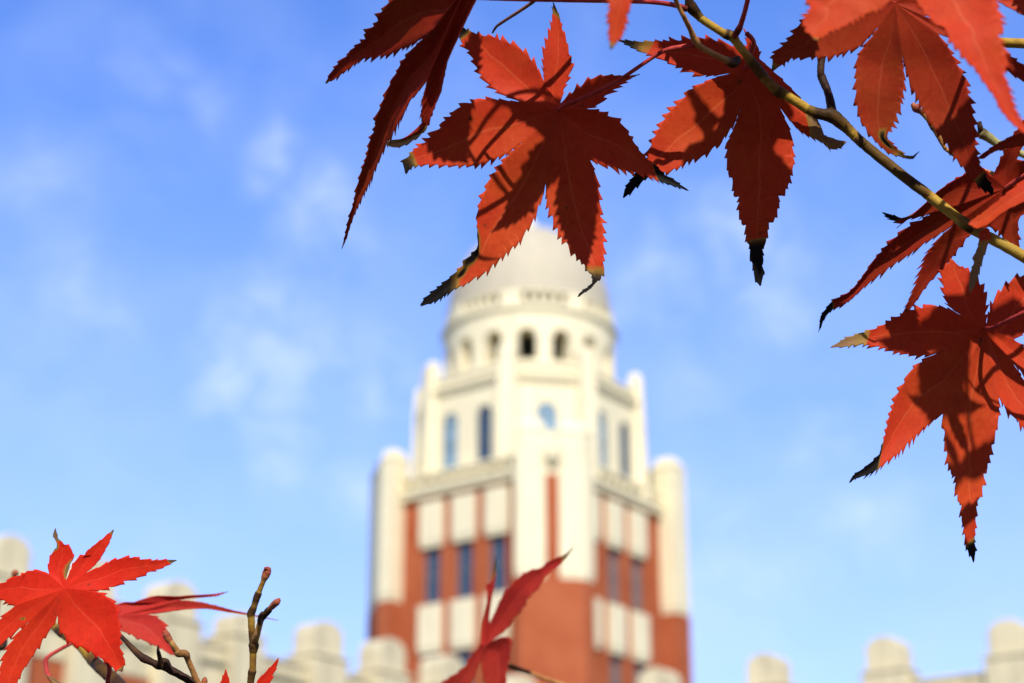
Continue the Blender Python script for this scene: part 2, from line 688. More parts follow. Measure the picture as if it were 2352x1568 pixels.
    for kk in range(16):
        c = base + kk * R(22.5)
        for (x0, x1) in ((-11.25, -6.3), (6.3, 11.25)):
            n = 2
            for q in range(n):
                wedge(c + R(x0 + (x1 - x0) * q / n), c + R(x0 + (x1 - x0) * (q + 1) / n), 3.6, 4.5, zbase, zr0)
        n = 8
        for q in range(n):
            x0 = -6.3 + 12.6 * q / n
            x1 = -6.3 + 12.6 * (q + 1) / n
            xm = (x0 + x1) / 2 / 6.3
            aa, ab = c + R(x0), c + R(x1)
            za = za_t - r + r * math.sqrt(max(0, 1 - (x0 / 6.3) ** 2))
            zc = za_t - r + r * math.sqrt(max(0, 1 - (x1 / 6.3) ** 2))
            ring = [(4.5, aa, za), (4.5, ab, zc), (3.6, ab, zc), (3.6, aa, za)]
            dm.hexa([(q_ * math.cos(w_), q_ * math.sin(w_), z_) for q_, w_, z_ in ring],
                    [(q_ * math.cos(w_), q_ * math.sin(w_), zr0) for q_, w_, z_ in ring])
            wedge(c + R(x0), c + R(x1), 3.6, 4.5, zbase, za_b)
    do = dm.build('arcaded_drum', stone, T)
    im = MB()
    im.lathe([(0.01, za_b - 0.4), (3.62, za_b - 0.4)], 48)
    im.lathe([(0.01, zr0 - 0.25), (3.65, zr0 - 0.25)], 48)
    im.build('drum_floor', shade_m, do)
    rm = MB()
    rm.lathe([(4.4, zr0 - 0.12), (4.62, zr0 - 0.02), (4.7, zr0 + 0.1), (4.7, zr1 - 0.06), (4.6, zr1), (4.0, zr1), (4.0, zr1 - 0.2)], 96)
    rm.build('drum_cornice', stone, T, True)
    bm_ = MB()
    hb = zr2 - zr1
    for kk in range(8):
        c = R(-90) + R(9) - PHI + kk * R(45)
        for q in range(6):
            wedge(c + R(16 + 13 * q / 6), c + R(16 + 13 * (q + 1) / 6), 4.05, 4.5, zr1, zr2, bm_)
        for q in range(5):
            x = -16 + 32 * (q + 0.5) / 5
            wedge(c + R(x - 32 / 10 - 1.1) if q else c + R(-16), c + R(x - 32 / 10 + 1.1), 4.1, 4.44, zr1 + 0.08, zr2 - 0.10, bm_)
        for q in range(10):
            wedge(c + R(-16 + 3.2 * q), c + R(-16 + 3.2 * (q + 1)), 4.12, 4.46, zr2 - 0.10, zr2, bm_)
            wedge(c + R(-16 + 3.2 * q), c + R(-16 + 3.2 * (q + 1)), 4.12, 4.46, zr1, zr1 + 0.08, bm_)
    bm_.build('ring_balustrade', stone, T)
    # dome
    zd = zr2
    prof = [(3.4, zr0 - 0.2), (3.4, zd + 0.003), (4.38, zd + 0.003), (4.42, zd + 0.12), (4.36, zd + 0.25)]
    Rr = 4.34
    Hh = 5.0
    for q in range(1, 29):
        a = math.pi / 2 * q / 28
        h = 0.33 * (a / (math.pi / 2)) * 0.6 + math.sin(a) * (1 - 0.33 * 0.6)
        prof.append((Rr * max(0.0, math.cos(a)) ** 0.80 if q < 28 else 0.0, zd + 0.25 + Hh * h))
    dmm = MB()
    dmm.lathe(prof, 96)
    dmm.build('dome', dome_m, T, True)
    fm = MB()
    zt = zd + 0.25 + Hh
    fm.lathe([(0.75, zt - 0.12), (0.7, zt + 0.1), (0.45, zt + 0.2), (0.38, zt + 0.5), (0.16, zt + 0.75), (0.1, zt + 0.95), (0.0, zt + 1.0)], 24)
    fo_ = fm.build('finial', stone, T, True)
    for o in T.children:
        if o.name.split('.')[0] in ('arcaded_drum', 'drum_cornice', 'ring_balustrade', 'dome', 'finial'):
            o.location = (-0.12, -0.09, 0)
    return T


build_tower()

# ------------------------------------------------------------------ the two battlemented wings in front
ZM = 14.0
ex = Vector((math.cos(PHI), math.sin(PHI)))
ey = Vector((-math.sin(PHI), math.cos(PHI)))


def on_height(x, y, z):
    r = ray(x, y)
    return CP + r * ((z - CAMZ) / r.z)


Cn = on_height(1263, 1568, ZM)
Cn = Vector((Cn.x, Cn.y))


def px_of(P3):
    v = P3 - CP
    d = v.dot(FW)
    return 1176 + F * v.dot(RT) / d, 784 - F * v.dot(UP) / d


def find_t(dirn, xpx):
    lo, hi = 0.0, 60.0
    f = lambda t: px_of(Vector((Cn.x + dirn.x * t, Cn.y + dirn.y * t, ZM)))[0] - xpx
    s = f(lo)
    for _ in range(50):
        mid = (lo + hi) / 2
        if f(mid) * s > 0:
            lo = mid
        else:
            hi = mid
    return (lo + hi) / 2


def build_wing(dirn, normal, merlons, length, label, name='battlemented_wing'):
    """dirn: 2D direction from the inner corner outwards; normal: outside of the wall"""
    ang = math.atan2(dirn.y, dirn.x)
    E = empty(name, (Cn.x, Cn.y, 0), ang, label, 'building', 'battlemented wings in front of the tower')
    loc = Matrix.Rotation(-ang, 2)
    nl = loc @ normal
    sgn = 1 if nl.y > 0 else -1
    zw = ZM - 1.45

    def bx(mb, x0, x1, o0, o1, z0, z1):
        y0, y1 = sorted((sgn * o0, sgn * o1))
        mb.box(x0, x1, y0, y1, z0, z1)
    w = MB()
    ops = [2.2 + 2.6 * k for k in range(int((length - 3) / 2.6))]
    u = Vector((1, 0))
    # brick wall with two rows of windows
    cur = 0
    for s in ops:
        bx(w, cur, s - 0.55, -0.55, -0.05, 0, zw - 1.4)
        bx(w, s - 0.55, s + 0.55, -0.55, -0.05, 0, 2.0)
        bx(w, s - 0.55, s + 0.55, -0.55, -0.05, 4.2, 7.0)
        bx(w, s - 0.55, s + 0.55, -0.55, -0.05, 9.2, zw - 1.4)
        cur = s + 0.55
    bx(w, cur, length, -0.55, -0.05, 0, zw - 1.4)
    bx(w, 0.0, length, -9, -0.6, 0, zw - 1.0)
    w.build('brick_wall', brick, E)
    for s in ops:
        for (q0, q1) in ((2.0, 4.2), (7.0, 9.2)):
            window(Vector((0, 0)), Vector((1, 0)), Vector((0, -sgn)), s, 1.1, q0, q1, False, E, glass, 0.35)
    p = MB()
    bx(p, 0, length, -0.6, 0.0, zw - 1.4, zw - 0.55)
    bx(p, 0, length, -0.6, 0.14, zw - 0.55, zw - 0.4)
    bx(p, 0, length, -0.55, 0.02, zw - 0.4, zw - 0.12)
    bx(p, 0, length, -0.6, 0.1, zw - 0.12, zw)
    p.build('parapet', stone_wing, E, bevel=0.025)
    for (t, mw, top) in merlons:
        mb = MB()
        bx(mb, t - mw / 2 - 0.13, t + mw / 2 + 0.13, -0.78, 0.30, 0.0, zw + 0.28)
        bx(mb, t - mw / 2 - 0.19, t + mw / 2 + 0.19, -0.84, 0.36, zw + 0.28, zw + 0.40)
        zb = zw + 0.40
        pr = [(-mw / 2, zb), (mw / 2, zb)]
        hh = top - zb
        sp = hh * 0.60
        n = 14
        for q in range(n + 1):
            a = math.pi * q / n
            pr.append((mw / 2 * math.cos(a), zb + sp + (hh - sp) * math.sin(a)))
        y0, y1 = sorted((sgn * -0.70, sgn * 0.20))
        mb.hexa([(t + x, y0, z) for x, z in pr], [(t + x, y1, z) for x, z in pr])
        mb.build('merlon', stone_wing, E, bevel=0.04)
    return E


tl = [find_t(-ey, x) for x in (25, 222, 410, 562, 748, 893, 1030, 1200)]
mw_l = [1.15, 1.2, 1.25, 1.0, 1.3, 1.25, 1.3, 1.25]
tops_l = [ZM, ZM, ZM, ZM - 0.4, ZM, ZM, ZM, ZM]
build_wing(-ey, ex, list(zip(tl, mw_l, tops_l)), 34, 'cream battlemented parapet wing left of the tower, behind the bright red leaf')
tr = [find_t(ex, x) for x in (1505, 1755, 2030, 2312)]
tr.append(tr[-1] + (tr[-1] - tr[-2]) * 0.93)
build_wing(ex, -ey, [(t, 1.2, ZM) for t in tr], 38, 'cream battlemented parapet wing right of the tower at the lower right')
print('merlon spacing', [round(x, 2) for x in tl], [round(x, 2) for x in tr])

# ------------------------------------------------------------------ leaf and twig materials


def mat_leaf(name, c1, c2, trans=0.22, ctrans=(0.7, 0.10, 0.03)):
    m, t, p, out = new_mat(name)

    def attr(n):
        a = N(t, 'ShaderNodeAttribute')
        a.attribute_name = n
        return a.outputs['Fac']
    al, ac, dr, tn = attr('along'), attr('across'), attr('dry'), attr('tan')
    v = objco(t)
    n1 = NOISE(t, v, 120, 5, 0.6)
    n2 = NOISE(t, v, 700, 4, 0.6)
    n3 = NOISE(t, v, 45, 3, 0.5)
    c = MIX(t, M(t, 'MULTIPLY_ADD', n1, 2.2, -0.6, clamp=True), c1, c2)
    c = MIX(t, M(t, 'MULTIPLY_ADD', n3, 2.0, -0.95, clamp=True), c, (c2[0] * 0.95, c2[1] * 2.2 + 0.01, c2[2] * 1.1))
    c = MIX(t, M(t, 'MULTIPLY_ADD', n2, 1.6, -0.75, clamp=True), c, (c1[0] * 0.65, c1[1] * 0.6, c1[2] * 0.7))
    aa = M(t, 'ABSOLUTE', ac)
    # side veins: thin lines sweeping from midrib towards the margin
    ph = M(t, 'FRACT', M(t, 'SUBTRACT', M(t, 'MULTIPLY', al, 11.0), M(t, 'MULTIPLY', aa, 2.2)))
    vl = M(t, 'SUBTRACT', 1.0, M(t, 'MULTIPLY', M(t, 'ABSOLUTE', M(t, 'SUBTRACT', ph, 0.5)), 9.0), clamp=True)
    vl = M(t, 'MULTIPLY', vl, M(t, 'SUBTRACT', 1.0, aa))
    mid = M(t, 'SUBTRACT', 1.0, M(t, 'MULTIPLY', aa, 16.0), clamp=True)
    vo = N(t, 'ShaderNodeTexVoronoi', feature='DISTANCE_TO_EDGE')
    vo.inputs['Scale'].default_value = 420
    t.links.new(v, vo.inputs['Vector'])
    net = M(t, 'SUBTRACT', 1.0, M(t, 'MULTIPLY', vo.outputs['Distance'], 9.0), clamp=True)
    c = MIX(t, M(t, 'MULTIPLY', net, 0.16), c, (c1[0] * 0.6, c1[1] * 0.7, c1[2] * 0.8))
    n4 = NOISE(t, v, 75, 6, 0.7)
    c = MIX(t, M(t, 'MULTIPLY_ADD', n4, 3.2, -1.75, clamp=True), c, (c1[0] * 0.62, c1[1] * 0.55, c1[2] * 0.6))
    n5 = NOISE(t, v, 260, 2, 0.5)
    c = MIX(t, M(t, 'MULTIPLY_ADD', n5, 14.0, -10.2, clamp=True), c, (0.10, 0.035, 0.012))
    vein = M(t, 'MAXIMUM', M(t, 'MULTIPLY', vl, 0.10), M(t, 'MULTIPLY', mid, 0.40))
    c = MIX(t, vein, c, (min(1, c1[0] * 1.15), c1[1] * 2.6 + 0.02, c1[2] * 2.2 + 0.02))
    # drying tips: yellow, then brown, then black or tan
    dn = M(t, 'ADD', dr, M(t, 'MULTIPLY_ADD', n1, 0.7, -0.35))
    dn = M(t, 'MULTIPLY', dn, M(t, 'GREATER_THAN', dr, 0.001))
    blk = RAMP(t, dn, [(0.0, (0.36, 0.12, 0.02)), (0.2, (0.30, 0.17, 0.03)), (0.42, (0.09, 0.05, 0.014)), (0.6, (0.014, 0.010, 0.008)), (1.0, (0.008, 0.007, 0.007))])
    tan_ = RAMP(t, dn, [(0.0, (0.45, 0.20, 0.03)), (0.3, (0.40, 0.25, 0.07)), (0.7, (0.42, 0.25, 0.11)), (1.0, (0.36, 0.21, 0.10))])
    dc = MIX(t, tn, blk, tan_)
    c = MIX(t, M(t, 'MULTIPLY', dn, 4.0, clamp=True), c, dc)
    t.links.new(c, p.inputs['Base Color'])
    p.inputs['Roughness'].default_value = 0.5
    p.inputs['Specular IOR Level'].default_value = 0.06
    bp = N(t, 'ShaderNodeBump')
    bp.inputs['Strength'].default_value = 0.35
    bp.inputs['Distance'].default_value = 0.0006
    hgt = M(t, 'ADD', M(t, 'MULTIPLY', n1, 1.0), M(t, 'MULTIPLY', vein, 0.3))
    t.links.new(hgt, bp.inputs['Height'])
    t.links.new(bp.outputs[0], p.inputs['Normal'])
    tr_ = N(t, 'ShaderNodeBsdfTranslucent')
    t.links.new(MIX(t, 1.0, c, (1.0, 0.9, 0.8), 'MULTIPLY'), tr_.inputs['Color'])
    mx = N(t, 'ShaderNodeMixShader')
    mx.inputs[0].default_value = trans
    t.links.new(p.outputs[0], mx.inputs[1])
    t.links.new(tr_.outputs[0], mx.inputs[2])
    t.links.new(mx.outputs[0], out.inputs[0])
    return m


leaf_orange = mat_leaf('leaf_underside_orange_red', (0.62, 0.054, 0.017), (0.52, 0.038, 0.014))
leaf_crimson = mat_leaf('leaf_dull_crimson', (0.42, 0.034, 0.014), (0.34, 0.028, 0.012))
leaf_scarlet = mat_leaf('leaf_top_scarlet', (0.70, 0.030, 0.013), (0.60, 0.022, 0.011))
leaf_rose = mat_leaf('leaf_rose_red', (0.52, 0.035, 0.028), (0.44, 0.030, 0.026))


def mat_bark(name, stops, scale=260, rough=0.55, dark=(0.048, 0.024, 0.010)):
    m, t, p, out = new_mat(name)
    v = objco(t)
    n1 = NOISE(t, v, scale, 3, 0.5)
    n2 = NOISE(t, v, scale * 6, 4, 0.6)
    f = M(t, 'ADD', M(t, 'MULTIPLY', n1, 0.85), M(t, 'MULTIPLY', n2, 0.15))
    at = N(t, 'ShaderNodeAttribute')
    at.attribute_name = 'node'
    dk = M(t, 'MULTIPLY', at.outputs['Fac'], M(t, 'MULTIPLY_ADD', n1, 2.4, -0.15), clamp=True)  # dark nodes, plus shade painted along stretches of the stem
    t.links.new(MIX(t, dk, RAMP(t, f, stops), dark), p.inputs['Base Color'])
    p.inputs['Roughness'].default_value = rough
    p.inputs['Specular IOR Level'].default_value = 0.1
    bp = N(t, 'ShaderNodeBump')
    bp.inputs['Strength'].default_value = 0.6
    bp.inputs['Distance'].default_value = 0.0004
    t.links.new(n2, bp.inputs['Height'])
    t.links.new(bp.outputs[0], p.inputs['Normal'])
    return m


bark_olive = mat_bark('bark_olive_yellow', [(0.30, (0.06, 0.03, 0.012)), (0.42, (0.22, 0.115, 0.022)), (0.55, (0.42, 0.26, 0.035)), (0.74, (0.36, 0.26, 0.05))], 100)
bark_dark = mat_bark('bark_dark_brown', [(0.3, (0.024, 0.012, 0.009)), (0.55, (0.048, 0.023, 0.014)), (0.75, (0.10, 0.052, 0.022))], 150)
bark_tan = mat_bark('bark_orange_tan', [(0.3, (0.28, 0.10, 0.035)), (0.55, (0.45, 0.22, 0.07)), (0.75, (0.5, 0.33, 0.12))], 120)
bark_pale = mat_bark('bark_pale_green', [(0.3, (0.30, 0.28, 0.10)), (0.7, (0.5, 0.46, 0.22))], 120)
red_stalk = mat_bark('petiole_red', [(0.3, (0.26, 0.022, 0.022)), (0.6, (0.46, 0.055, 0.045)), (0.8, (0.5, 0.10, 0.06))], 200, 0.5, (0.12, 0.02, 0.015))
dry_stalk = mat_bark('petiole_dry', [(0.3, (0.10, 0.045, 0.025)), (0.6, (0.25, 0.10, 0.04)), (0.8, (0.3, 0.16, 0.05))], 200)
bud_m = mat_bark('bud_scales', [(0.3, (0.20, 0.04, 0.03)), (0.55, (0.38, 0.13, 0.05)), (0.8, (0.42, 0.22, 0.09))], 350, 0.5, (0.30, 0.07, 0.04))

# zoom frames the outlines were read in: origin and scale to the full picture, in source pixels
ZF = {1: (1200, 0, .51020), 2: (1500, 0, .76531), 3: (2300, 0, .76548), 4: (2908, 0, .70153), 5: (3108, 450, .57398),
      6: (3200, 1000, .77805), 7: (0, 2000, .46769), 8: (1700, 2100, .36480)}


def cv(z, p):
    if z == 0:
        return (p[0], p[1])
    x0, y0, s = ZF[z]
    return ((x0 + p[0] * s) / 1.70408, (y0 + p[1] * s) / 1.70408)


def resample(poly, n, w=None):
    """n+1 points along a polyline, evenly or in stretches of five with the given relative lengths"""
    fr = [i / n for i in range(n + 1)]
    if w:
        sw = sum(w)
        fr = [0.0]
        for q in w:
            for k in range(5):
                fr.append(fr[-1] + q / sw / 5 * (1.18 if k < 4 else 0.28))
        fr = [min(1.0, q / fr[-1]) for q in fr]
    L = [0.0]
    for i in range(1, len(poly)):
        L.append(L[-1] + math.dist(poly[i - 1], poly[i]))
    T = L[-1] or 1e-9
    out = []
    k = 0
    for i in range(n + 1):
        s = T * fr[i]
        while k < len(L) - 2 and L[k + 1] < s:
            k += 1
        d = (L[k + 1] - L[k]) or 1e-9
        f = min(1, max(0, (s - L[k]) / d))
        out.append((poly[k][0] + (poly[k + 1][0] - poly[k][0]) * f, poly[k][1] + (poly[k + 1][1] - poly[k][1]) * f))
    return out, T


def leaf(z, center, d0, gx, gy, lobes, mat, parent, fold=0.07, teeth=7.0, period=23.0, curl=0.0, shift=0.0, sgx=0.0, sgy=0.0, plane=None, seed=1, label=None, closed=True, name='leaf'):
    """a palmate leaf blade lying in a tilted plane d0 metres away, midribs folded, tips curled, margins toothed"""
    rnd = random.Random(seed)
    C = cv(z, center)

    Q = C
    if plane:
        Q = cv(plane[0], plane[1])
        d0, gx, gy = plane[2:]

    def depth(x, y):
        return d0 / (1 + (gx * (x - Q[0]) + gy * (y - Q[1])) / 1000.0)
    P0 = pt(C[0], C[1], depth(*C))
    Pa = pt(C[0] + 50, C[1], depth(C[0] + 50, C[1]))
    Pb = pt(C[0], C[1] + 50, depth(C[0], C[1] + 50))
    nrm = (Pa - P0).cross(Pb - P0).normalized()
    if nrm.dot(CP - P0) < 0:
        nrm = -nrm
    mpp = d0 / F
    off = SUN * shift
    vs, fs, A_al, A_ac, A_dr, A_tn = [], [], [], [], [], []
    K = 7
    cols = (-1, -0.9, -0.66, -0.38, -0.12, 0, 0.12, 0.38, 0.66, 0.9, 1)
    ph = [rnd.uniform(0, 6.28) for _ in range(6)]

    def wav(x, y):
        return (math.sin(x * 0.021 + y * 0.013 + ph[0]) + math.sin(x * -0.011 + y * 0.027 + ph[1])) * 2.2 + \
               (math.sin(x * 0.05 + ph[2]) + math.sin(y * 0.055 + ph[3])) * 1.0
    nl = len(lobes)
    for li, lb in enumerate(lobes):
        notch, up, tip, down = lb[:4]
        o = lb[4] if len(lb) > 4 else {}
        nxt = lobes[(li + 1) % nl][0] if (closed or li < nl - 1) else o.get('end', lobes[0][0])
        nA, nB = cv(z, notch), cv(z, nxt)
        up = [nA] + [cv(z, q) for q in up] + [cv(z, tip)]
        dn = [nB] + [cv(z, q) for q in reversed(down)] + [cv(z, tip)]
        _, la = resample(up, 2)
        _, lb_ = resample(dn, 2)
        nt_ = max(4, int(max(la, lb_) / period))
        Mr = nt_ * 5
        wA = [rnd.uniform(0.6, 1.45) * (1.15 - 0.4 * q / nt_) for q in range(nt_)]
        wB = [rnd.uniform(0.6, 1.45) * (1.15 - 0.4 * q / nt_) for q in range(nt_)]
        eA, _ = resample(up, Mr, wA)
        eB, _ = resample(dn, Mr, wB)
        Lp = [(C[0] + (nA[0] - C[0]) * i / K, C[1] + (nA[1] - C[1]) * i / K) for i in range(K)] + eA
        Rp = [(C[0] + (nB[0] - C[0]) * i / K, C[1] + (nB[1] - C[1]) * i / K) for i in range(K)] + eB
        n = len(Lp)
        mid = [((Lp[i][0] + Rp[i][0]) / 2, (Lp[i][1] + Rp[i][1]) / 2) for i in range(n)]
        # smooth the midrib
        for _ in range(3):
            mid = [mid[0]] + [((mid[i - 1][0] + 2 * mid[i][0] + mid[i + 1][0]) / 4, (mid[i - 1][1] + 2 * mid[i][1] + mid[i + 1][1]) / 4) for i in range(1, n - 1)] + [mid[-1]]
        base = len(vs)
        dry0 = o.get('dry', 0.93)
        tn = o.get('tan', 0.0)
        cu = o.get('curl', curl)
        fo = o.get('fold', fold) * rnd.uniform(0.75, 1.25)
        tr = [rnd.uniform(0.4, 1.35) for _ in range(nt_ + 1)]
        tl_ = [rnd.uniform(0.4, 1.35) for _ in range(nt_ + 1)]
        for i in range(n):
            u = max(0.0, (i - K) / Mr)
            wid = math.dist(Lp[i], Rp[i])
            lr = []
            raw = [Lp[i], Rp[i]]
            for side, E in ((0, Lp[i]), (1, Rp[i])):
                if i > K and i < n - 1:
                    j = i - K
                    fr = (j % 5) / 4.0
                    ampl = teeth * o.get('teeth', 1.0) * min(1, u * 5 + 0.15) * (0.35 + 0.65 * min(1, wid / 60.0))
                    amp = ampl * (fr ** 1.5 * 1.5 - 0.45) * (tl_ if side == 0 else tr)[j // 5]
                    dx, dy = E[0] - mid[i][0], E[1] - mid[i][1]
                    dd = math.hypot(dx, dy) or 1
                    # teeth lean towards the tip
                    tx, ty = mid[min(n - 1, i + 1)][0] - mid[i - 1][0], mid[min(n - 1, i + 1)][1] - mid[i - 1][1]
                    tl2 = math.hypot(tx, ty) or 1
                    E = (E[0] + dx / dd * amp + tx / tl2 * max(0, amp) * 0.6, E[1] + dy / dd * amp + ty / tl2 * max(0, amp) * 0.6)
                lr.append(E)
            for c in cols:
                a = abs(c)
                E = (lr if a > 0.97 else raw)[0 if c < 0 else 1]
                x = mid[i][0] + (E[0] - mid[i][0]) * a
                y = mid[i][1] + (E[1] - mid[i][1]) * a
                w = wav(x, y)
                disp = -fo * wid * (1 - a ** 1.4) + w + cu * 60 * u ** 2.2
                # corrugation between side veins
                disp += 0.003 * wid * math.sin((i / n * 11 - a * 2.2) * 6.283) * a * (1 - a) * 3
                P = pt(x, y, depth(x, y)) + nrm * (disp * mpp) + SUN * (shift + (sgx * (x - C[0]) + sgy * (y - C[1])) / 1000.0)
                vs.append(P)
                A_al.append(i / (n - 1))
                A_ac.append(c)
                q = (u - dry0) / o.get('dlen', 0.16)
                A_dr.append(0.0 if q <= 0 else min(1.0, 0.12 + q * 0.9))
                for (su, sc_, ru, rc) in o.get('spots', ()):
                    e_ = math.hypot((u - su) / ru, (c - sc_) / rc)
                    if e_ < 1 and i > K:
                        A_dr[-1] = max(A_dr[-1], (1 - e_) * 1.1)
                A_tn.append(tn)
        m = len(cols)
        for i in range(n - 1):
            for k in range(m - 1):
                q = base + i * m + k
                fs.append((q, q + 1, q + m + 1, q + m))
    me = bpy.data.meshes.new(name)
    org = P0 + off
    me.from_pydata([tuple(v - org) for v in vs], [], fs)
    for nm, dat in (('along', A_al), ('across', A_ac), ('dry', A_dr), ('tan', A_tn)):
        at = me.attributes.new(nm, 'FLOAT', 'POINT')
        at.data.foreach_set('value', dat)
    bm = bmesh.new()
    bm.from_mesh(me)
    bmesh.ops.remove_doubles(bm, verts=bm.verts, dist=1e-6)
    bmesh.ops.recalc_face_normals(bm, faces=bm.faces)
    bm.to_mesh(me)
    bm.free()
    me.materials.append(mat)
    for p in me.polygons:
        p.use_smooth = True
    ob = link(bpy.data.objects.new(name, me))
    ob.parent = parent
    ob.location = org - parent.location
    sd = ob.modifiers.new('thickness', 'SOLIDIFY')
    sd.thickness = 0.00022
    sd.offset = 0
    if shift == 0:
        ob['_vis'] = 1
    if label:
        ob['label'] = label
    return ob


def tube(z, pts, mat, parent, name='stem', shift=0.0, seg=12, sub=7, knobs=True, label=None, seed=3, world=False):
    """pts: (x, y, depth in metres, radius in picture units) -> smooth round stem"""
    rnd = random.Random(seed)
    Ps, Rs = [], []
    Dk = []
    rmed = sorted(q[3] for q in pts)[len(pts) // 2]
    for q in pts:
        x, y, d, r = q[:4]
        Dk.append(q[4] if len(q) > 4 else min(1.0, max(0.0, (r / rmed - 1.12) * 4)))  # a hand-set value also carries shade painted into the bark
        X = cv(z, (x, y))
        Ps.append(pt(X[0], X[1], d) + SUN * shift)
        Rs.append(r * d / F * (0.94 if z != 7 or mat is red_stalk else 0.68))
    # Catmull-Rom
    P, Q, D = [], [], []
    n = len(Ps)
    for i in range(n - 1):
        p0, p1, p2, p3 = Ps[max(0, i - 1)], Ps[i], Ps[i + 1], Ps[min(n - 1, i + 2)]
        for k in range(sub):
            t = k / sub
            P.append(0.5 * ((2 * p1) + (p2 - p0) * t + (2 * p0 - 5 * p1 + 4 * p2 - p3) * t * t + (3 * p1 - p0 - 3 * p2 + p3) * t ** 3))
            s = t * t * (3 - 2 * t)
            Q.append(Rs[i] + (Rs[i + 1] - Rs[i]) * s)
            D.append(Dk[i] + (Dk[i + 1] - Dk[i]) * s)
    P.append(Ps[-1])
    Q.append(Rs[-1])
    D.append(Dk[-1])
    org = Ps[0].copy()
    vs, fs = [], []
    ref = None
    for i, p in enumerate(P):
        t = (P[min(i + 1, len(P) - 1)] - P[max(i - 1, 0)]).normalized()
        if ref is None:
            ref = t.orthogonal().normalized()
        ref = (ref - t * ref.dot(t)).normalized()
        b = t.cross(ref)
        for k in range(seg):
            a = 2 * math.pi * k / seg
            rr = Q[i] * (1 + rnd.uniform(-0.05, 0.05))
            vs.append(tuple(p - org + (ref * math.cos(a) + b * math.sin(a)) * rr))
    for i in range(len(P) - 1):
        for k in range(seg):
            j = (k + 1) % seg
            fs.append((i * seg + k, i * seg + j, (i + 1) * seg + j, (i + 1) * seg + k))
    fs.append(tuple(range(seg - 1, -1, -1)))
    fs.append(tuple((len(P) - 1) * seg + k for k in range(seg)))
    me = bpy.data.meshes.new(name)
    me.from_pydata(vs, [], fs)
    at = me.attributes.new('node', 'FLOAT', 'POINT')
    at.data.foreach_set('value', [D[i // seg] for i in range(len(vs))])
    me.materials.append(mat)
    for p in me.polygons:
        p.use_smooth = True
    ob = link(bpy.data.objects.new(name, me))
    ob['_vis'] = 1
    if shift:
        del ob['_vis']
    ob.parent = parent
    wl = parent.matrix_basis.translation.copy()
    q = parent.parent
    while q:
        wl += q.matrix_basis.translation
        q = q.parent
    ob.location = org - wl
    if label:
        ob['label'] = label
    return ob


exec_leaves = True
# ================================================================== upper branch
UB = empty('maple_branch', pt(2250, 520, 0.49), 0, 'olive brown maple branch with dark red toothed leaves hanging across the upper right', 'maple branch', 'maple branches framing the view')
GL = []


def L(*a, **k):
    o = leaf(*a, **k)
    return o


# --- main stem, from beyond the top of the frame down to the right
main = tube(3, [(470, -260, .485, 9, .5), (500, -110, .487, 9.5, .6), (517, -10, .488, 10, .8), (530, 35, .489, 15, 1), (572, 85, .49, 10.5, .5), (585, 97, .49, 9.8, 0), (680, 160, .49, 10, 0), (712, 175, .49, 13, .9), (740, 186, .49, 13, .4), (765, 220, .49, 10.5, 0),
                (812, 280, .49, 10.5, .1), (850, 330, .49, 13, .9), (895, 385, .49, 12.5, .9), (905, 400, .49, 11.5, .1), (950, 445, .49, 13, .2), (975, 466, .49, 14.5, .8), (1005, 482, .49, 13, .5), (1015, 487, .49, 12, 0), (1110, 548, .49, 12, 0), (1130, 560, .49, 12, .5), (1190, 582, .49, 14, .85),
                (1245, 590, .49, 18, 1), (1290, 622, .49, 16, .9), (1330, 658, .49, 13.5, .6), (1352, 680, .49, 13, .1), (1375, 702, .49, 13, .3), (1400, 725, .488, 13, .75), (1437, 757, .488, 13, .75), (1640, 920, .485, 13.2, .8), (1720, 978, .484, 13.2, .7), (1748, 1002, .484, 13.2, 0), (1790, 1035, .483, 13.2, 0), (1880, 1105, .481, 12.5, .1), (1925, 1140, .48, 15.5, .5),
                (1955, 1160, .48, 15, .9), (1985, 1178, .48, 14, .2), (2150, 1265, .477, 14, .1), (2350, 1380, .474, 15, .2), (2700, 1560, .47, 16, .5), (3300, 1800, .46, 18, .6)], bark_olive, UB, 'stem', label='long olive and brown main stem with swollen nodes')
tube(3, [(750, 185, .489, 8), (772, 150, .487, 8.5), (785, 120, .485, 6.5), (806, 50, .482, 6), (822, -20, .48, 6), (850, -160, .475, 6)], red_stalk, UB, 'side_twig')
tube(3, [(1250, 590, .49, 13), (1243, 530, .492, 11), (1228, 470, .494, 9.5), (1200, 400, .496, 10.5), (1192, 372, .496, 9), (1196, 310, .497, 9), (1212, 240, .498, 8), (1218, 170, .498, 11), (1226, 90, .499, 8), (1240, -120, .5, 8)], bark_dark, UB, 'side_twig')
tube(3, [(770, 300, .488, 10), (745, 322, .486, 12), (720, 312, .484, 10.5), (690, 298, .482, 8), (630, 268, .48, 7.5), (580, 240, .478, 8), (550, 205, .477, 9), (525, 150, .475, 6.5), (490, 80, .472, 5.8), (455, 10, .47, 5.6), (410, -110, .46, 5.6)], bark_tan, UB, 'side_twig')

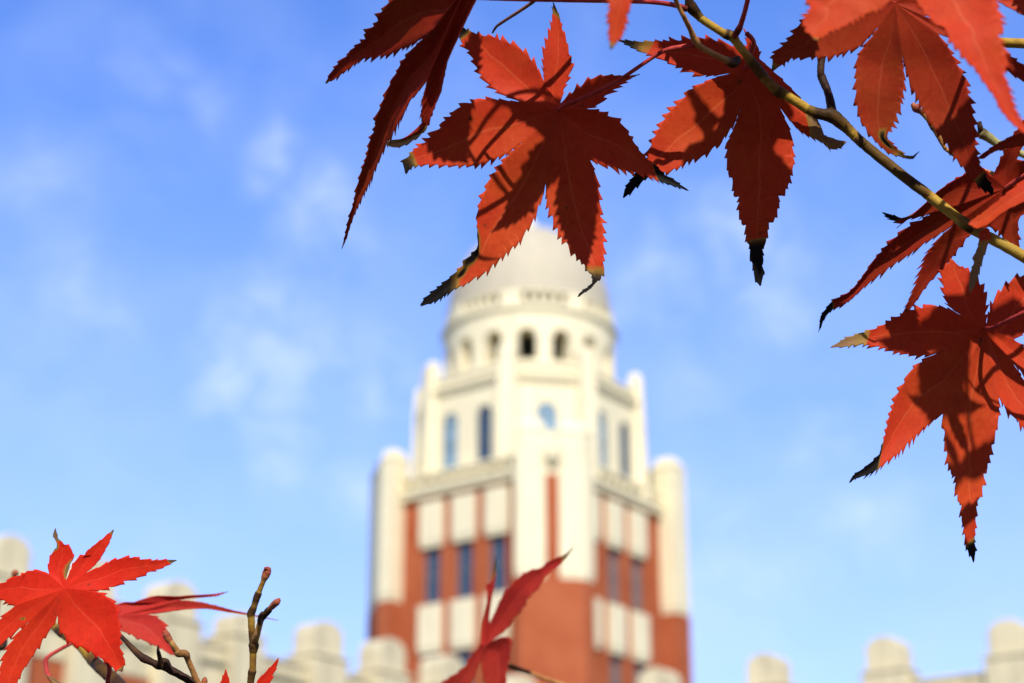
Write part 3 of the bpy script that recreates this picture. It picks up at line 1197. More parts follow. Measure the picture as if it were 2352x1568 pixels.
# --- leaf with seven lobes in the middle
L2 = [((905, 527), [(960, 470), (1050, 405), (1110, 387), (1180, 390), (1250, 395)], (1305, 390), [(1260, 408), (1215, 440), (1140, 490), (1120, 520), (1080, 550)], {'dry': .86, 'curl': .2}),
      ((1035, 552), [(1110, 565), (1160, 590), (1215, 625), (1250, 670), (1285, 730), (1325, 785), (1350, 812), (1400, 850), (1440, 893), (1485, 915)], (1555, 972), [(1500, 955), (1420, 930), (1365, 905), (1325, 893), (1290, 885), (1255, 880), (1205, 870), (1165, 860), (1120, 850), (1078, 830)], {'dry': .60, 'dlen': .08}),
      ((1060, 820), [(1085, 880), (1105, 960), (1110, 1040), (1120, 1120), (1130, 1180), (1130, 1250), (1130, 1330), (1130, 1380), (1115, 1430), (1090, 1452), (1055, 1490)], (1005, 1525), [(1012, 1505), (1070, 1458), (1072, 1410), (1052, 1400), (1030, 1362), (985, 1312), (965, 1290), (940, 1250), (910, 1225), (890, 1180), (870, 1130), (845, 1080), (833, 1030), (831, 960)], {'dry': .66, 'dlen': .22, 'curl': .6}),
      ((830, 935), [(815, 1010), (790, 1070), (775, 1110), (745, 1170), (720, 1200), (690, 1250), (655, 1275), (620, 1310), (565, 1355), (520, 1395), (465, 1420), (415, 1455), (385, 1465), (330, 1500), (290, 1530), (240, 1553)], (195, 1560), [(205, 1530), (250, 1490), (300, 1450), (340, 1415), (375, 1385), (405, 1355), (415, 1335), (440, 1305), (475, 1280), (488, 1240), (480, 1200), (483, 1150), (476, 1115), (485, 1070), (500, 1010), (525, 950), (545, 905), (575, 870), (610, 820), (660, 770)], {'dry': .66, 'dlen': .14, 'fold': .10, 'spots': [(.58, .8, .1, .7), (.66, .3, .06, .5)]}),
      ((712, 725), [(640, 785), (590, 810), (540, 828), (490, 846), (465, 848), (395, 848), (340, 850), (295, 846), (230, 840), (150, 850)], (115, 885), [(97, 825), (130, 795), (150, 765), (185, 740), (215, 715), (245, 680), (290, 650), (300, 625), (330, 600), (365, 575), (375, 555), (420, 527), (475, 515), (490, 502), (530, 500), (600, 510), (660, 516)], {'dry': .82, 'dlen': .22}),
      ((700, 519), [(620, 490), (580, 470), (545, 440), (515, 410), (485, 370), (465, 320), (440, 265), (400, 225)], (388, 150), [(412, 138), (440, 160), (470, 165), (500, 180), (550, 180), (600, 200), (650, 217), (710, 250), (750, 290), (790, 340), (813, 395)], {'dry': .84, 'dlen': .10}),
      ((822, 412), [(817, 350), (815, 290), (830, 220), (845, 175), (860, 130), (865, 90), (868, 50)], (870, 15), [(885, 45), (903, 90), (912, 140), (933, 190), (945, 240), (952, 280), (965, 310), (965, 350), (945, 410), (925, 450), (915, 490)], {'dry': .80, 'dlen': .25})]
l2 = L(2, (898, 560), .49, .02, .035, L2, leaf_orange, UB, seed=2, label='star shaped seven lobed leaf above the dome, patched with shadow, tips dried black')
tube(2, [(898, 556, .4895, 6), (930, 535, .486, 6), (1000, 510, .484, 5.2), (1180, 425, .482, 5), (1330, 325, .48, 5), (1430, 262, .479, 5.5), (1520, 240, .478, 6.5), (1600, 232, .478, 7)], red_stalk, l2, 'petiole')

# --- dark oblique leaf at the upper left
L1 = [((1150, -60), [(980, -120), (820, -80), (640, 0), (600, 50), (540, 120), (550, 160), (490, 210), (435, 260), (450, 295), (380, 345), (320, 395), (325, 412), (265, 455), (220, 510), (170, 580)], (153, 632), [(210, 610), (280, 560), (360, 500), (430, 455), (530, 445), (620, 430), (720, 385), (800, 350), (850, 320)], {'dry': .95}),
      ((980, 222), [(900, 290), (820, 360), (780, 410), (720, 480), (700, 540), (655, 600), (610, 700), (585, 770), (545, 870), (520, 935), (530, 960), (480, 1080), (465, 1160), (455, 1210), (430, 1280), (410, 1355), (385, 1450), (365, 1560), (320, 1700)], (270, 1904), [(300, 1835), (350, 1690), (410, 1555), (490, 1390), (560, 1220), (610, 1110), (650, 1050), (700, 960), (760, 860), (795, 770), (840, 725), (890, 660)], {'dry': .97, 'fold': .16}),
      ((920, 625), [(905, 700), (885, 780), (890, 830), (880, 880), (890, 930), (905, 960), (880, 1000), (830, 1025), (750, 1062), (700, 1078), (640, 1072)], (612, 1112), [(650, 1128), (700, 1132), (780, 1102), (860, 1050), (920, 990), (950, 920), (990, 800), (1030, 700), (1045, 620), (1065, 540), (1090, 440), (1170, 280), (1230, 150), (1300, 0)], {'dry': .72, 'dlen': .10, 'tan': 1.0, 'teeth': .7}),
      ((1330, -70), [(1420, -190), (1560, -330)], (1700, -420), [(1540, -440), (1380, -380)]),
      ((1270, -260), [(1220, -420), (1150, -600)], (1080, -760), [(1040, -560), (1080, -380)])]
l1 = L(1, (1240, -130), .452, .10, -.10, L1, leaf_crimson, UB, seed=5, fold=.12, label='dark crimson leaf seen edge on with long narrow lobes hanging at the upper left')
tube(1, [(1240, -130, .452, 6), (1330, -260, .455, 5.5), (1500, -420, .462, 5.5), (2100, -420, .475, 5.5), (2500, -340, .481, 6)], red_stalk, l1, 'petiole')

# --- leaf right of the middle one, its stalk hidden by the stem
L3 = [((730, 376), [(640, 390), (580, 393), (545, 382), (490, 355), (445, 338), (390, 310), (345, 288), (275, 265), (220, 240)], (163, 207), [(210, 206), (260, 212), (320, 209), (400, 206), (460, 204), (500, 192), (560, 188), (620, 195), (680, 207), (740, 232)], {'dry': .66, 'dlen': .3}),
      ((800, 262), [(815, 215), (812, 180)], (800, 150), [(835, 185), (880, 250)], {'dry': .9}),
      ((880, 300), [(960, 372), (1040, 450), (1090, 503), (1130, 560), (1188, 640), (1197, 692), (1230, 700), (1280, 716)], (1320, 722), [(1300, 755), (1240, 765), (1195, 725), (1130, 700), (1080, 668), (1030, 615)], {'dry': .42, 'dlen': .12, 'tan': .9, 'teeth': .6, 'fold': -.08}),
      ((984, 552), [(1010, 610), (1038, 670), (1050, 730), (1052, 780), (1058, 838), (1045, 870), (1035, 935), (1020, 950), (1008, 1000), (972, 992), (982, 1040), (965, 1100), (948, 1140), (928, 1118), (922, 1200), (912, 1240), (897, 1262), (900, 1335), (893, 1350), (903, 1390)], (885, 1458), [(860, 1440), (850, 1400), (842, 1345), (830, 1330), (830, 1248), (812, 1240), (806, 1190), (806, 1140), (787, 1148), (776, 1110), (768, 1060), (772, 1005), (745, 1000), (745, 960), (738, 910), (716, 885), (710, 800), (710, 730), (735, 680), (760, 620)], {'dry': .73, 'dlen': .10, 'teeth': .6}),
      ((782, 556), [(755, 625), (715, 683), (680, 735), (640, 758), (605, 793), (550, 815), (505, 833), (470, 858), (410, 883), (388, 887), (345, 912), (315, 905), (290, 920), (250, 955), (215, 990)], (184, 1008), [(190, 965), (210, 930), (250, 880), (285, 830), (308, 790), (315, 760), (330, 720), (352, 670), (370, 640), (398, 590), (420, 562), (445, 535), (485, 500), (515, 460), (560, 435), (640, 402)], {'dry': .66, 'dlen': .07})]
l3 = L(3, (805, 352), .497, .0, .035, list(reversed([(lb[0], lb[1], lb[2], lb[3], lb[4]) for lb in L3])) if False else L3, leaf_orange, UB, seed=9,
       label='red leaf behind the stem with one long lobe hanging down to a black tip')
tube(3, [(805, 352, .497, 6), (830, 280, .495, 6), (850, 215, .493, 5.5), (815, 170, .490, 6)], red_stalk, l3, 'petiole')

# --- red stalk along the top edge with a thin dry stalk hanging from it
tube(3, [(505, 45, .488, 8), (440, 24, .486, 6.2), (300, 8, .48, 5.8), (0, 2, .47, 5.5), (-300, -3, .462, 5.2), (-520, -10, .456, 5.2), (-700, -22, .45, 5)], red_stalk, UB, 'side_twig')
tube(1, [(1745, 8, .463, 4.5), (1640, 80, .466, 4.2), (1500, 170, .47, 3.8), (1455, 205, .472, 3.2), (1425, 252, .473, 2.2)], dry_stalk, UB, 'side_twig')

# --- near, blurred leaf tip hanging from the top edge
LS = [((60, -330), [(95, -150), (105, 0), (112, 40), (100, 90), (110, 150), (108, 200)], (118, 247), [(150, 217), (185, 170), (195, 130), (210, 60), (225, 20), (232, -60), (240, -200)]),
      ((250, -350), [(330, -250), (420, -150)], (520, -90), [(450, -260), (380, -380)]),
      ((240, -450), [(230, -600)], (150, -800), [(120, -600)]),
      ((70, -440), [(-40, -420), (-130, -330)], (-220, -230), [(-120, -260), (-20, -290)])]
ls = L(3, (150, -400), .375, .02, .06, LS, leaf_orange, UB, seed=12, label='near out of focus orange leaf lobe poking down from the top edge')
tube(3, [(150, -400, .375, 6), (260, -440, .4, 6), (400, -420, .44, 6), (480, -230, .484, 6)], red_stalk, ls, 'petiole')

# --- near orange leaf at the upper right
L4A = [((840, -10), [(770, 65), (690, 78), (640, 112), (560, 150), (475, 180), (440, 208)], (408, 218), [(345, 162), (350, 140), (332, 95), (378, 45), (360, 0), (300, -60), (420, -160), (600, -230)], {'dry': .96}),
       ((720, -260), [(560, -380), (480, -500)], (420, -640), [(620, -560), (800, -430)]),
       ((890, -330), [(960, -500), (1050, -620)], (1150, -740), [(1180, -560), (1140, -400)]),
       ((1120, -280), [(1300, -330), (1480, -350)], (1660, -330), [(1520, -240), (1380, -170)]),
       ((1290, -130), [(1370, -80), (1412, 0), (1438, 90), (1455, 160), (1428, 205), (1468, 300), (1472, 355), (1458, 415), (1488, 480), (1502, 540), (1530, 620), (1570, 690), (1610, 760)], (1660, 830), [(1568, 740), (1490, 670), (1432, 600), (1400, 530), (1340, 450), (1290, 375), (1245, 340), (1200, 285), (1150, 230), (1130, 160), (1060, 125), (1005, 65), (965, 0)], {'dry': .97})]
l4a = L(4, (930, -180), .385, .02, .09, L4A, leaf_orange, UB, seed=17, label='bright orange out of focus leaf nearest the camera at the upper right')
tube(4, [(930, -180, .385, 6.5), (1080, -330, .40, 6), (1330, -430, .43, 6), (1700, -300, .47, 6.5), (1850, 245, .50, 8)], red_stalk, l4a, 'petiole')

# --- sharper red leaf behind it
L4B = [((755, 150), [(650, 266), (600, 284), (555, 300), (490, 322), (440, 318), (400, 320), (330, 324), (270, 326), (230, 355)], (168, 390), [(162, 310), (240, 230), (300, 160), (318, 120), (420, 40), (600, -20)], {'dry': .93}),
       ((720, -60), [(700, -160), (720, -260)], (780, -360), [(840, -220), (870, -100)]),
       ((920, -40), [(1050, -40), (1180, -20)], (1330, 40), [(1200, 70), (1080, 80)]),
       ((1010, 90), [(1150, 150), (1300, 210), (1480, 300), (1530, 340), (1600, 390)], (1680, 500), [(1568, 455), (1520, 430), (1480, 400), (1380, 330), (1240, 240)], {'dry': .95}),
       ((1090, 190), [(1150, 265), (1190, 330), (1212, 380), (1245, 430), (1255, 490), (1275, 560), (1290, 650), (1303, 740), (1298, 800), (1305, 850), (1325, 920), (1372, 1010), (1400, 1055)], (1392, 1082), [(1330, 1052), (1280, 1000), (1230, 940), (1190, 890), (1150, 830), (1110, 770), (1060, 710), (1010, 630), (970, 550), (930, 470), (908, 400)], {'dry': .82, 'dlen': .1}),
       ((888, 310), [(903, 430), (905, 485), (892, 530), (885, 590), (870, 615), (853, 670), (838, 705), (815, 730), (800, 762), (845, 812), (865, 828), (905, 866), (945, 872)], (982, 845), [(945, 888), (915, 884), (870, 870), (810, 853), (760, 810), (700, 742), (658, 680), (640, 620), (630, 560), (624, 470), (628, 400), (636, 310)], {'dry': .77, 'dlen': .3, 'spots': [(.66, -.25, .13, .55)]})]
l4b = L(4, (850, 20), .462, .05, -.01, L4B, leaf_crimson, UB, seed=21, label='shaded crimson leaf behind the bright orange one, two lobes hanging down')
tube(4, [(850, 20, .462, 6), (800, -60, .47, 5.5), (740, -180, .49, 5.5), (735, -230, .499, 6)], red_stalk, l4b, 'petiole')

# --- oblique leaf crossing behind the stem at the right
L5 = [((1350, 420), [(1280, 350), (1160, 402), (1130, 422), (1090, 442), (1020, 490), (970, 530), (945, 560), (900, 600), (860, 640), (810, 682), (760, 698), (730, 690), (680, 668)], (628, 654), [(650, 690), (690, 715), (735, 742), (780, 708), (830, 700), (890, 685), (935, 670), (1000, 652)], {'dry': .74, 'dlen': .1, 'curl': .4}),
      ((1110, 617), [(1000, 650), (930, 675), (870, 710), (835, 725), (785, 755), (735, 790), (690, 830), (635, 880), (590, 935), (555, 970), (505, 1045), (460, 1110), (410, 1175), (365, 1212), (300, 1242), (255, 1272), (210, 1330), (180, 1370)], (168, 1472), [(190, 1420), (215, 1370), (270, 1320), (330, 1300), (380, 1265), (450, 1200), (530, 1130), (600, 1080), (680, 1020), (760, 970), (830, 920), (900, 870), (980, 820)], {'dry': .78, 'dlen': .06, 'fold': .16}),
      ((1082, 755), [(1000, 822), (960, 870), (930, 905), (890, 960), (870, 1010), (855, 1060), (830, 1130), (820, 1165), (795, 1230), (770, 1290), (735, 1360), (690, 1440)], (653, 1492), [(720, 1440), (760, 1380), (800, 1310), (840, 1260), (890, 1180), (930, 1130), (1000, 1060), (1060, 1000), (1090, 950), (1140, 890), (1195, 820)], {'dry': .86, 'dlen': .08}),
      ((1330, 760), [(1400, 800), (1440, 850), (1490, 870)], (1537, 905), [(1535, 830), (1525, 740), (1540, 690), (1600, 640)], {'dry': .95}),
      ((1560, 560), [(1650, 560), (1760, 520)], (1900, 470), [(1760, 390), (1640, 330)]),
      ((1520, 300), [(1600, 120), (1700, -40)], (1750, -160), [(1600, -20), (1480, 160)], {'dry': .97})]
l5 = L(5, (1440, 500), .487, .10, -.05, L5, leaf_crimson, UB, seed=25, label='dark red leaf crossing behind the stem, narrow lobes trailing to the lower left')
tube(5, [(1440, 500, .487, 6), (1560, 420, .483, 6), (1750, 330, .478, 6), (2100, 620, .474, 6), (2300, 1000, .472, 6), (2270, 1240, .472, 7)], red_stalk, l5, 'petiole')
# --- near rosy leaf edge lying over it
L5B = [((1640, 470), [(1568, 440), (1400, 580), (1280, 672), (1210, 715)], (1190, 745), [(1250, 778), (1330, 742), (1400, 682), (1480, 632), (1568, 592), (1640, 570)], {'dry': .99, 'teeth': .3}),
       ((1690, 560), [(1800, 640), (1950, 720)], (2100, 760), [(1980, 600), (1850, 500)]),
       ((1720, 490), [(1800, 400), (1950, 330)], (2080, 300), [(1880, 260), (1760, 330)]),
       ((1670, 440), [(1640, 340), (1600, 200), (1500, 260), (1420, 300)], (1390, 340), [(1440, 380), (1550, 380), (1600, 430)], {'teeth': .3})]
l5b = L(5, (1680, 500), .43, .08, .11, L5B[:3], leaf_orange, UB, seed=27, label='rosy out of focus leaf lobe lying across the stem at the right edge')
tube(5, [(1680, 500, .43, 6), (1900, 620, .44, 6), (2050, 900, .46, 6), (2150, 1180, .473, 7)], red_stalk, l5b, 'petiole')
# narrow edge-on leaf
L5C = [((1640, 95), [(1568, 112), (1480, 145), (1400, 185), (1330, 232)], (1235, 305), [(1290, 300), (1360, 252), (1450, 228), (1568, 208)], {'dry': .97, 'teeth': .4}),
       ((1640, 190), [(1750, 240), (1880, 260)], (2000, 270), [(1900, 190), (1800, 140)]),
       ((1720, 110), [(1800, 0)], (1850, -150), [(1740, -60), (1680, 20)])]
l5c = L(5, (1680, 140), .452, .12, -.10, L5C, leaf_crimson, UB, seed=29, label='thin dark leaf seen edge on above the crossing leaf at the right edge')
tube(5, [(1680, 140, .452, 6), (1850, 200, .46, 6), (2100, 420, .47, 6), (2330, 900, .472, 6), (2350, 1290, .471, 7)], red_stalk, l5c, 'petiole')
# leaf corner at the very top right
L5D = [((1640, -60), [(1500, -30), (1430, 0)], (1400, -10), [(1490, 42), (1568, 88), (1640, 100)], {'teeth': .4}),
       ((1680, 40), [(1750, 120)], (1850, 200), [(1840, 100)]),
       ((1760, 0), [(1850, -60)], (1950, -120), [(1800, -160)])]
l5d = L(4, (1700, -20), .43, .05, .05, L5D, leaf_orange, UB, seed=31, label='corner of an orange red leaf at the very top right')
tube(4, [(1700, -20, .43, 6), (1800, -200, .45, 6), (1900, 100, .48, 6), (1800, 235, .50, 8)], red_stalk, l5d, 'petiole')
tube(4, [(1330, 236, .505, 10), (1430, 236, .505, 12), (1568, 242, .503, 12.5), (1850, 250, .5, 13), (2300, 700, .48, 13), (2420, 1400, .465, 14), (2440, 1850, .462, 15)], bark_olive, UB, 'side_twig')
# budded twigs
b1 = tube(4, [(1130, 830, .50, 5), (1080, 735, .50, 7.5), (1062, 708, .50, 8.5), (1030, 660, .50, 6.5), (985, 615, .50, 6)], bark_tan, UB, 'side_twig')
tube(4, [(992, 622, .50, 7), (965, 600, .499, 11), (952, 586, .499, 7), (958, 572, .499, 2)], bud_m, b1, 'bud')
tube(4, [(1130, 830, .50, 5), (1290, 930, .503, 6), (1480, 1000, .50, 7), (1700, 1080, .49, 8), (1900, 1500, .475, 9)], bark_tan, UB, 'side_twig')
b2 = tube(4, [(1500, 838, .50, 9), (1420, 800, .50, 10), (1370, 765, .50, 12), (1335, 745, .50, 14), (1318, 738, .5, 10)], bark_pale, UB, 'side_twig')
tube(4, [(1330, 742, .50, 9), (1325, 715, .499, 7), (1320, 690, .499, 6), (1330, 680, .499, 3)], bark_dark, b2, 'bud')
tube(4, [(1500, 838, .50, 9), (1600, 880, .5, 8), (1760, 1000, .495, 9), (1950, 1500, .474, 10)], bark_pale, UB, 'side_twig')
# --- dried narrow leaf hanging from the node
L5E = [((1262, 800), [(1262, 860), (1245, 920), (1215, 975), (1228, 1010), (1205, 1060), (1195, 1130)], (1197, 1212), [(1235, 1160), (1262, 1080), (1275, 1020), (1295, 960), (1318, 890), (1345, 830)], {'dry': .10, 'dlen': .6, 'tan': .8, 'teeth': .5}),
       ((1330, 795), [(1335, 785)], (1322, 770), [(1300, 772)], {'teeth': 0})]
l5e = L(5, (1300, 790), .476, .02, .03, L5E, leaf_orange, UB, seed=33, period=20, label='small dried yellow brown leaf strip hanging from the stem node')

# --- large leaf at the right, below the stem
L6 = [((728, 303), [(680, 275), (650, 240), (635, 205), (626, 180), (628, 150), (618, 110), (622, 80), (648, 45)], (676, 20), [(700, 42), (722, 58), (752, 65), (768, 88), (800, 112), (816, 138), (838, 170), (848, 210), (847, 280)], {'dry': .97}),
      ((848, 345), [(856, 300), (866, 260), (885, 220), (908, 190), (930, 163), (960, 130), (1000, 110), (1038, 96), (1100, 80), (1180, 60)], (1290, 20), [(1230, 150), (1160, 260), (1090, 340), (1038, 395)]),
      ((990, 420), [(1080, 480), (1160, 560), (1240, 640)], (1340, 760), [(1220, 740), (1120, 690), (1060, 620)]),
      ((985, 540), [(1050, 640), (1100, 760), (1130, 880)], (1160, 1020), [(1090, 940), (1038, 878), (1012, 850), (1000, 822), (962, 800), (940, 768)]),
      ((912, 712), [(914, 760), (912, 810), (900, 860), (893, 910), (880, 960), (868, 1010), (853, 1070), (840, 1090), (836, 1140), (818, 1215), (800, 1235), (798, 1290), (793, 1330), (795, 1370), (790, 1430), (798, 1480)], (787, 1538), [(765, 1500), (745, 1460), (742, 1410), (735, 1390), (732, 1340), (722, 1330), (718, 1290), (720, 1240), (704, 1240), (698, 1190), (690, 1170), (688, 1100), (668, 1095), (652, 1040), (652, 990), (642, 980), (640, 930), (645, 880), (628, 870), (626, 850)], {'dry': .82, 'dlen': .12, 'teeth': .8}),
      ((631, 795), [(600, 820), (560, 850), (540, 868), (490, 918), (455, 948), (400, 1003), (340, 1045), (300, 1078), (245, 1108), (210, 1112)], (163, 1138), [(178, 1105), (220, 1078), (245, 1060), (280, 1030), (318, 990), (318, 970), (332, 930), (345, 880), (355, 820), (375, 760), (387, 720), (405, 680), (430, 640), (450, 603), (470, 575), (500, 545), (550, 515), (600, 490)], {'dry': .66, 'dlen': .07}),
      ((640, 471), [(600, 494), (555, 505), (500, 508), (440, 495), (390, 488), (330, 466), (260, 452), (230, 446), (190, 450), (130, 460)], (66, 462), [(100, 440), (140, 415), (195, 395), (240, 380), (290, 366), (340, 342), (360, 325), (410, 300), (440, 288), (490, 262), (530, 255), (580, 246), (640, 262), (690, 285)], {'dry': .68, 'dlen': .2, 'tan': .8})]
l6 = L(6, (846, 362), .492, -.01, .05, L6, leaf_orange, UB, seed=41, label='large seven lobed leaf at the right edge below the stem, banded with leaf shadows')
tube(6, [(846, 362, .4915, 5), (875, 365, .483, 5.5), (960, 325, .476, 5.5), (1040, 285, .472, 5.5), (1250, 180, .468, 6), (1400, -20, .468, 7)], red_stalk, l6, 'petiole')

# --- leaves above the frame that shade the ones below (their outlines follow the shadows they throw)
SH = 0.085
CA = [((900, 520), [(980, 440), (1100, 400)], (1290, 360), [(1260, 470), (1150, 540)]),
      ((1090, 560), [(1200, 560), (1330, 660)], (1480, 860), [(1330, 900), (1180, 880)]),
      ((1070, 830), [(1100, 1000), (1080, 1200)], (1030, 1440), [(960, 1350), (900, 1150), (880, 1000)]),
      ((905, 890), [(830, 960), (740, 1060), (690, 1110)], (560, 1150), [(620, 1060), (640, 980), (690, 880), (760, 760)]),
      ((830, 690), [(760, 640), (700, 600), (640, 560)], (530, 510), [(620, 500), (740, 520), (830, 490)])]
L(2, (950, 640), .47, .02, .035, CA, leaf_crimson, UB, plane=(2, (898, 560), .49, .02, .035), shift=SH*1.25, sgx=.05, sgy=-.06, seed=51)
CB = [((300, 420), [(380, 300), (440, 180)], (480, 90), [(500, 220), (485, 360)]),
      ((420, 430), [(470, 480), (455, 560), (440, 680)], (430, 830), [(340, 830), (260, 800), (200, 700)]),
      ((200, 520), [(120, 600), (60, 700)], (20, 800), [(-20, 640), (60, 500)]),
      ((180, 430), [(100, 380), (0, 360)], (-120, 340), [(20, 260), (160, 280)])]
L(2, (310, 450), .47, .02, .035, CB, leaf_crimson, UB, plane=(2, (898, 560), .49, .02, .035), shift=SH*1.1, sgx=-.06, sgy=.04, seed=52)
tube(2, [(430, 700, .49, 5), (480, 630, .49, 5), (560, 520, .49, 5), (760, 380, .49, 5), (1000, 200, .48, 5)], bark_dark, UB, 'side_twig', shift=SH * 1.1)
tube(2, [(420, 660, .49, 4.5), (450, 770, .49, 4.5), (490, 880, .49, 4.5)], bark_dark, UB, 'side_twig', shift=SH * 1.1)
tube(2, [(500, 850, .49, 4.5), (560, 920, .49, 4.5), (650, 1030, .49, 5), (760, 1190, .49, 4.5)], bark_dark, UB, 'side_twig', shift=SH * 1.1)
CC = [((790, 300), [(660, 190), (520, 170)], (330, 200), [(420, 300), (560, 340), (690, 390)]),
      ((700, 420), [(700, 560), (680, 590)], (640, 735), [(590, 640), (530, 520), (560, 470)] if False else [(760, 700), (830, 560)]),
      ((835, 520), [(700, 700), (690, 900), (740, 1150)], (880, 1400), [(1010, 1150), (1060, 900), (950, 720), (1050, 600)]),
      ((960, 480), [(1080, 560), (1200, 700)], (1340, 800), [(1250, 600), (1100, 400)]),
      ((950, 330), [(1000, 200)], (960, 50), [(860, 180)])]
L(3, (850, 420), .48, .0, .035, CC, leaf_crimson, UB, plane=(3, (805, 352), .497, .0, .035), shift=SH*1.45, sgx=.07, sgy=-.03, seed=53)
CD = [((560, 560), [(520, 470), (515, 490)], (500, 400), [(620, 520), (690, 600)]),
      ((640, 640), [(700, 700), (680, 790)], (560, 900), [(480, 830), (520, 720), (600, 715)]),
      ((590, 650), [(590, 640)], (560, 600), [(550, 590)])]
L(3, (630, 650), .48, .0, .035, CD, leaf_crimson, UB, plane=(3, (805, 352), .497, .0, .035), shift=SH*1.5, sgx=-.05, sgy=.02, seed=58)
CE = [((700, 330), [(600, 260), (560, 300), (480, 345)], (300, 410), [(380, 480), (520, 500), (600, 490)]),
      ((620, 480), [(500, 560), (520, 660), (545, 780)], (570, 850), [(650, 800), (700, 780), (740, 640), (770, 480)]),
      ((780, 400), [(900, 390), (1000, 380)], (1150, 360), [(1060, 240), (1000, 180), (920, 240)]),
      ((880, 280), [(860, 180), (820, 110)], (780, 60), [(740, 180), (680, 230), (640, 200)])]
L(6, (770, 360), .49, -.01, .05, CE, leaf_crimson, UB, plane=(6, (846, 362), .492, -.01, .05), shift=SH*1.9, sgx=.06, sgy=.05, seed=54)
tube(6, [(770, 360, .49, 5), (785, 500, .485, 5), (830, 680, .48, 5), (890, 920, .478, 5)], red_stalk, UB, 'side_twig', shift=SH * 1.8)
CF = [((720, 1040), [(760, 960), (830, 935)], (930, 910), [(900, 1010), (870, 1080), (800, 1140)]),
      ((740, 1120), [(700, 1180)], (620, 1210), [(620, 1100), (660, 1040)]),
      ((690, 1060), [(650, 980)], (640, 860), [(690, 920), (710, 990)])]
L(6, (725, 1070), .49, -.01, .05, CF, leaf_crimson, UB, plane=(6, (846, 362), .492, -.01, .05), shift=SH*2.2, sgx=-.06, sgy=.05, seed=55)
CG = [((1000, 200), [(800, 130), (500, 220), (300, 420)], (120, 640), [(420, 500), (700, 420), (850, 380)]),
      ((950, 330), [(800, 450), (720, 700)], (500, 1100), [(760, 800), (880, 560)]),
      ((1010, 360), [(1040, 500)], (1000, 800), [(1120, 500), (1180, 300)]),
      ((1150, 180), [(1250, 60)], (1300, -200), [(1100, -100), (1000, 20)])]
L(1, (1060, 220), .44, .10, -.10, CG, leaf_crimson, UB, plane=(1, (1240, -130), .452, .10, -.10), shift=SH, sgx=.03, sgy=.05, seed=56)

# ================================================================== lower left branch with the scarlet leaf
LB = empty('maple_branch', pt(150, 1750, 0.52), 0, 'blurred dark maple stem at the lower left carrying the bright scarlet leaf', 'maple branch', 'maple branches framing the view')
L7 = [((408, 524), [(396, 470), (408, 410), (416, 370), (440, 340), (468, 310), (476, 270), (455, 232), (438, 202)], (462, 143), [(476, 190), (482, 228), (512, 252), (540, 285), (562, 278), (590, 310), (614, 350), (610, 400), (582, 440), (568, 490), (556, 530)], {'dry': .64, 'dlen': .12, 'tan': .5, 'teeth': .5, 'spots': [(.12, .95, .14, .35), (.52, -.9, .14, .4)]}),
      ((548, 580), [(566, 545), (585, 500), (602, 440), (640, 400), (672, 362), (690, 390), (720, 340), (770, 290), (810, 268), (850, 235), (900, 190)], (950, 157), [(935, 210), (900, 290), (870, 340), (840, 390), (800, 440), (750, 488)], {'dry': .86, 'dlen': .3, 'teeth': .5}),
      ((700, 520), [(790, 480), (860, 448), (930, 408), (980, 397), (1060, 384), (1140, 384), (1150, 400), (1220, 404), (1290, 412), (1380, 406)], (1478, 412), [(1400, 455), (1330, 488), (1240, 510), (1225, 532), (1130, 568), (1010, 600), (960, 636), (890, 650), (860, 666), (800, 668)], {'dry': .87, 'dlen': .08, 'tan': .3}),
      ((738, 664), [(800, 670), (870, 686), (895, 712), (940, 742), (982, 790), (1000, 840), (992, 885), (1002, 960), (1014, 1020), (1010, 1070), (1015, 1110), (1002, 1135), (1022, 1185), (1042, 1240), (1035, 1290)], (1018, 1338), [(970, 1333), (935, 1308), (915, 1280), (885, 1265), (865, 1232), (825, 1232), (790, 1200), (740, 1172), (700, 1150), (668, 1132), (635, 1135), (600, 1110), (562, 1090), (542, 1042), (505, 1020), (490, 970), (482, 910)], {'dry': .88, 'dlen': .1, 'tan': .35}),
      ((480, 872), [(450, 950), (400, 1010), (370, 1060), (330, 1120), (290, 1180), (260, 1230), (220, 1290), (180, 1350), (145, 1437), (110, 1540)], (50, 1680), [(-20, 1580), (-20, 1440), (0, 1310), (30, 1200), (58, 1140), (92, 1088), (150, 1010)]),
      ((240, 925), [(180, 972), (100, 1032), (40, 1090), (-10, 1125), (-100, 1180)], (-220, 1230), [(-160, 1110), (-80, 1000), (0, 900), (50, 853)], {'spots': [(.02, -.3, .05, .16)]}),
      ((122, 795), [(62, 780), (30, 750), (0, 735), (-80, 730)], (-220, 700), [(-140, 650), (-60, 630), (0, 612), (60, 590), (110, 552), (160, 537), (212, 527), (226, 502), (262, 492), (320, 492), (342, 500), (372, 502)])]
l7 = L(7, (543, 648), .49, .0, .06, L7, leaf_scarlet, LB, seed=61, fold=.06, teeth=5, label='bright scarlet sunlit leaf at the lower left')
tube(7, [(543, 650, .4905, 5), (560, 720, .50, 5), (700, 950, .505, 5), (900, 1260, .51, 6), (905, 1400, .515, 6), (890, 1560, .52, 6.5), (860, 1900, .53, 8)], red_stalk, l7, 'petiole')
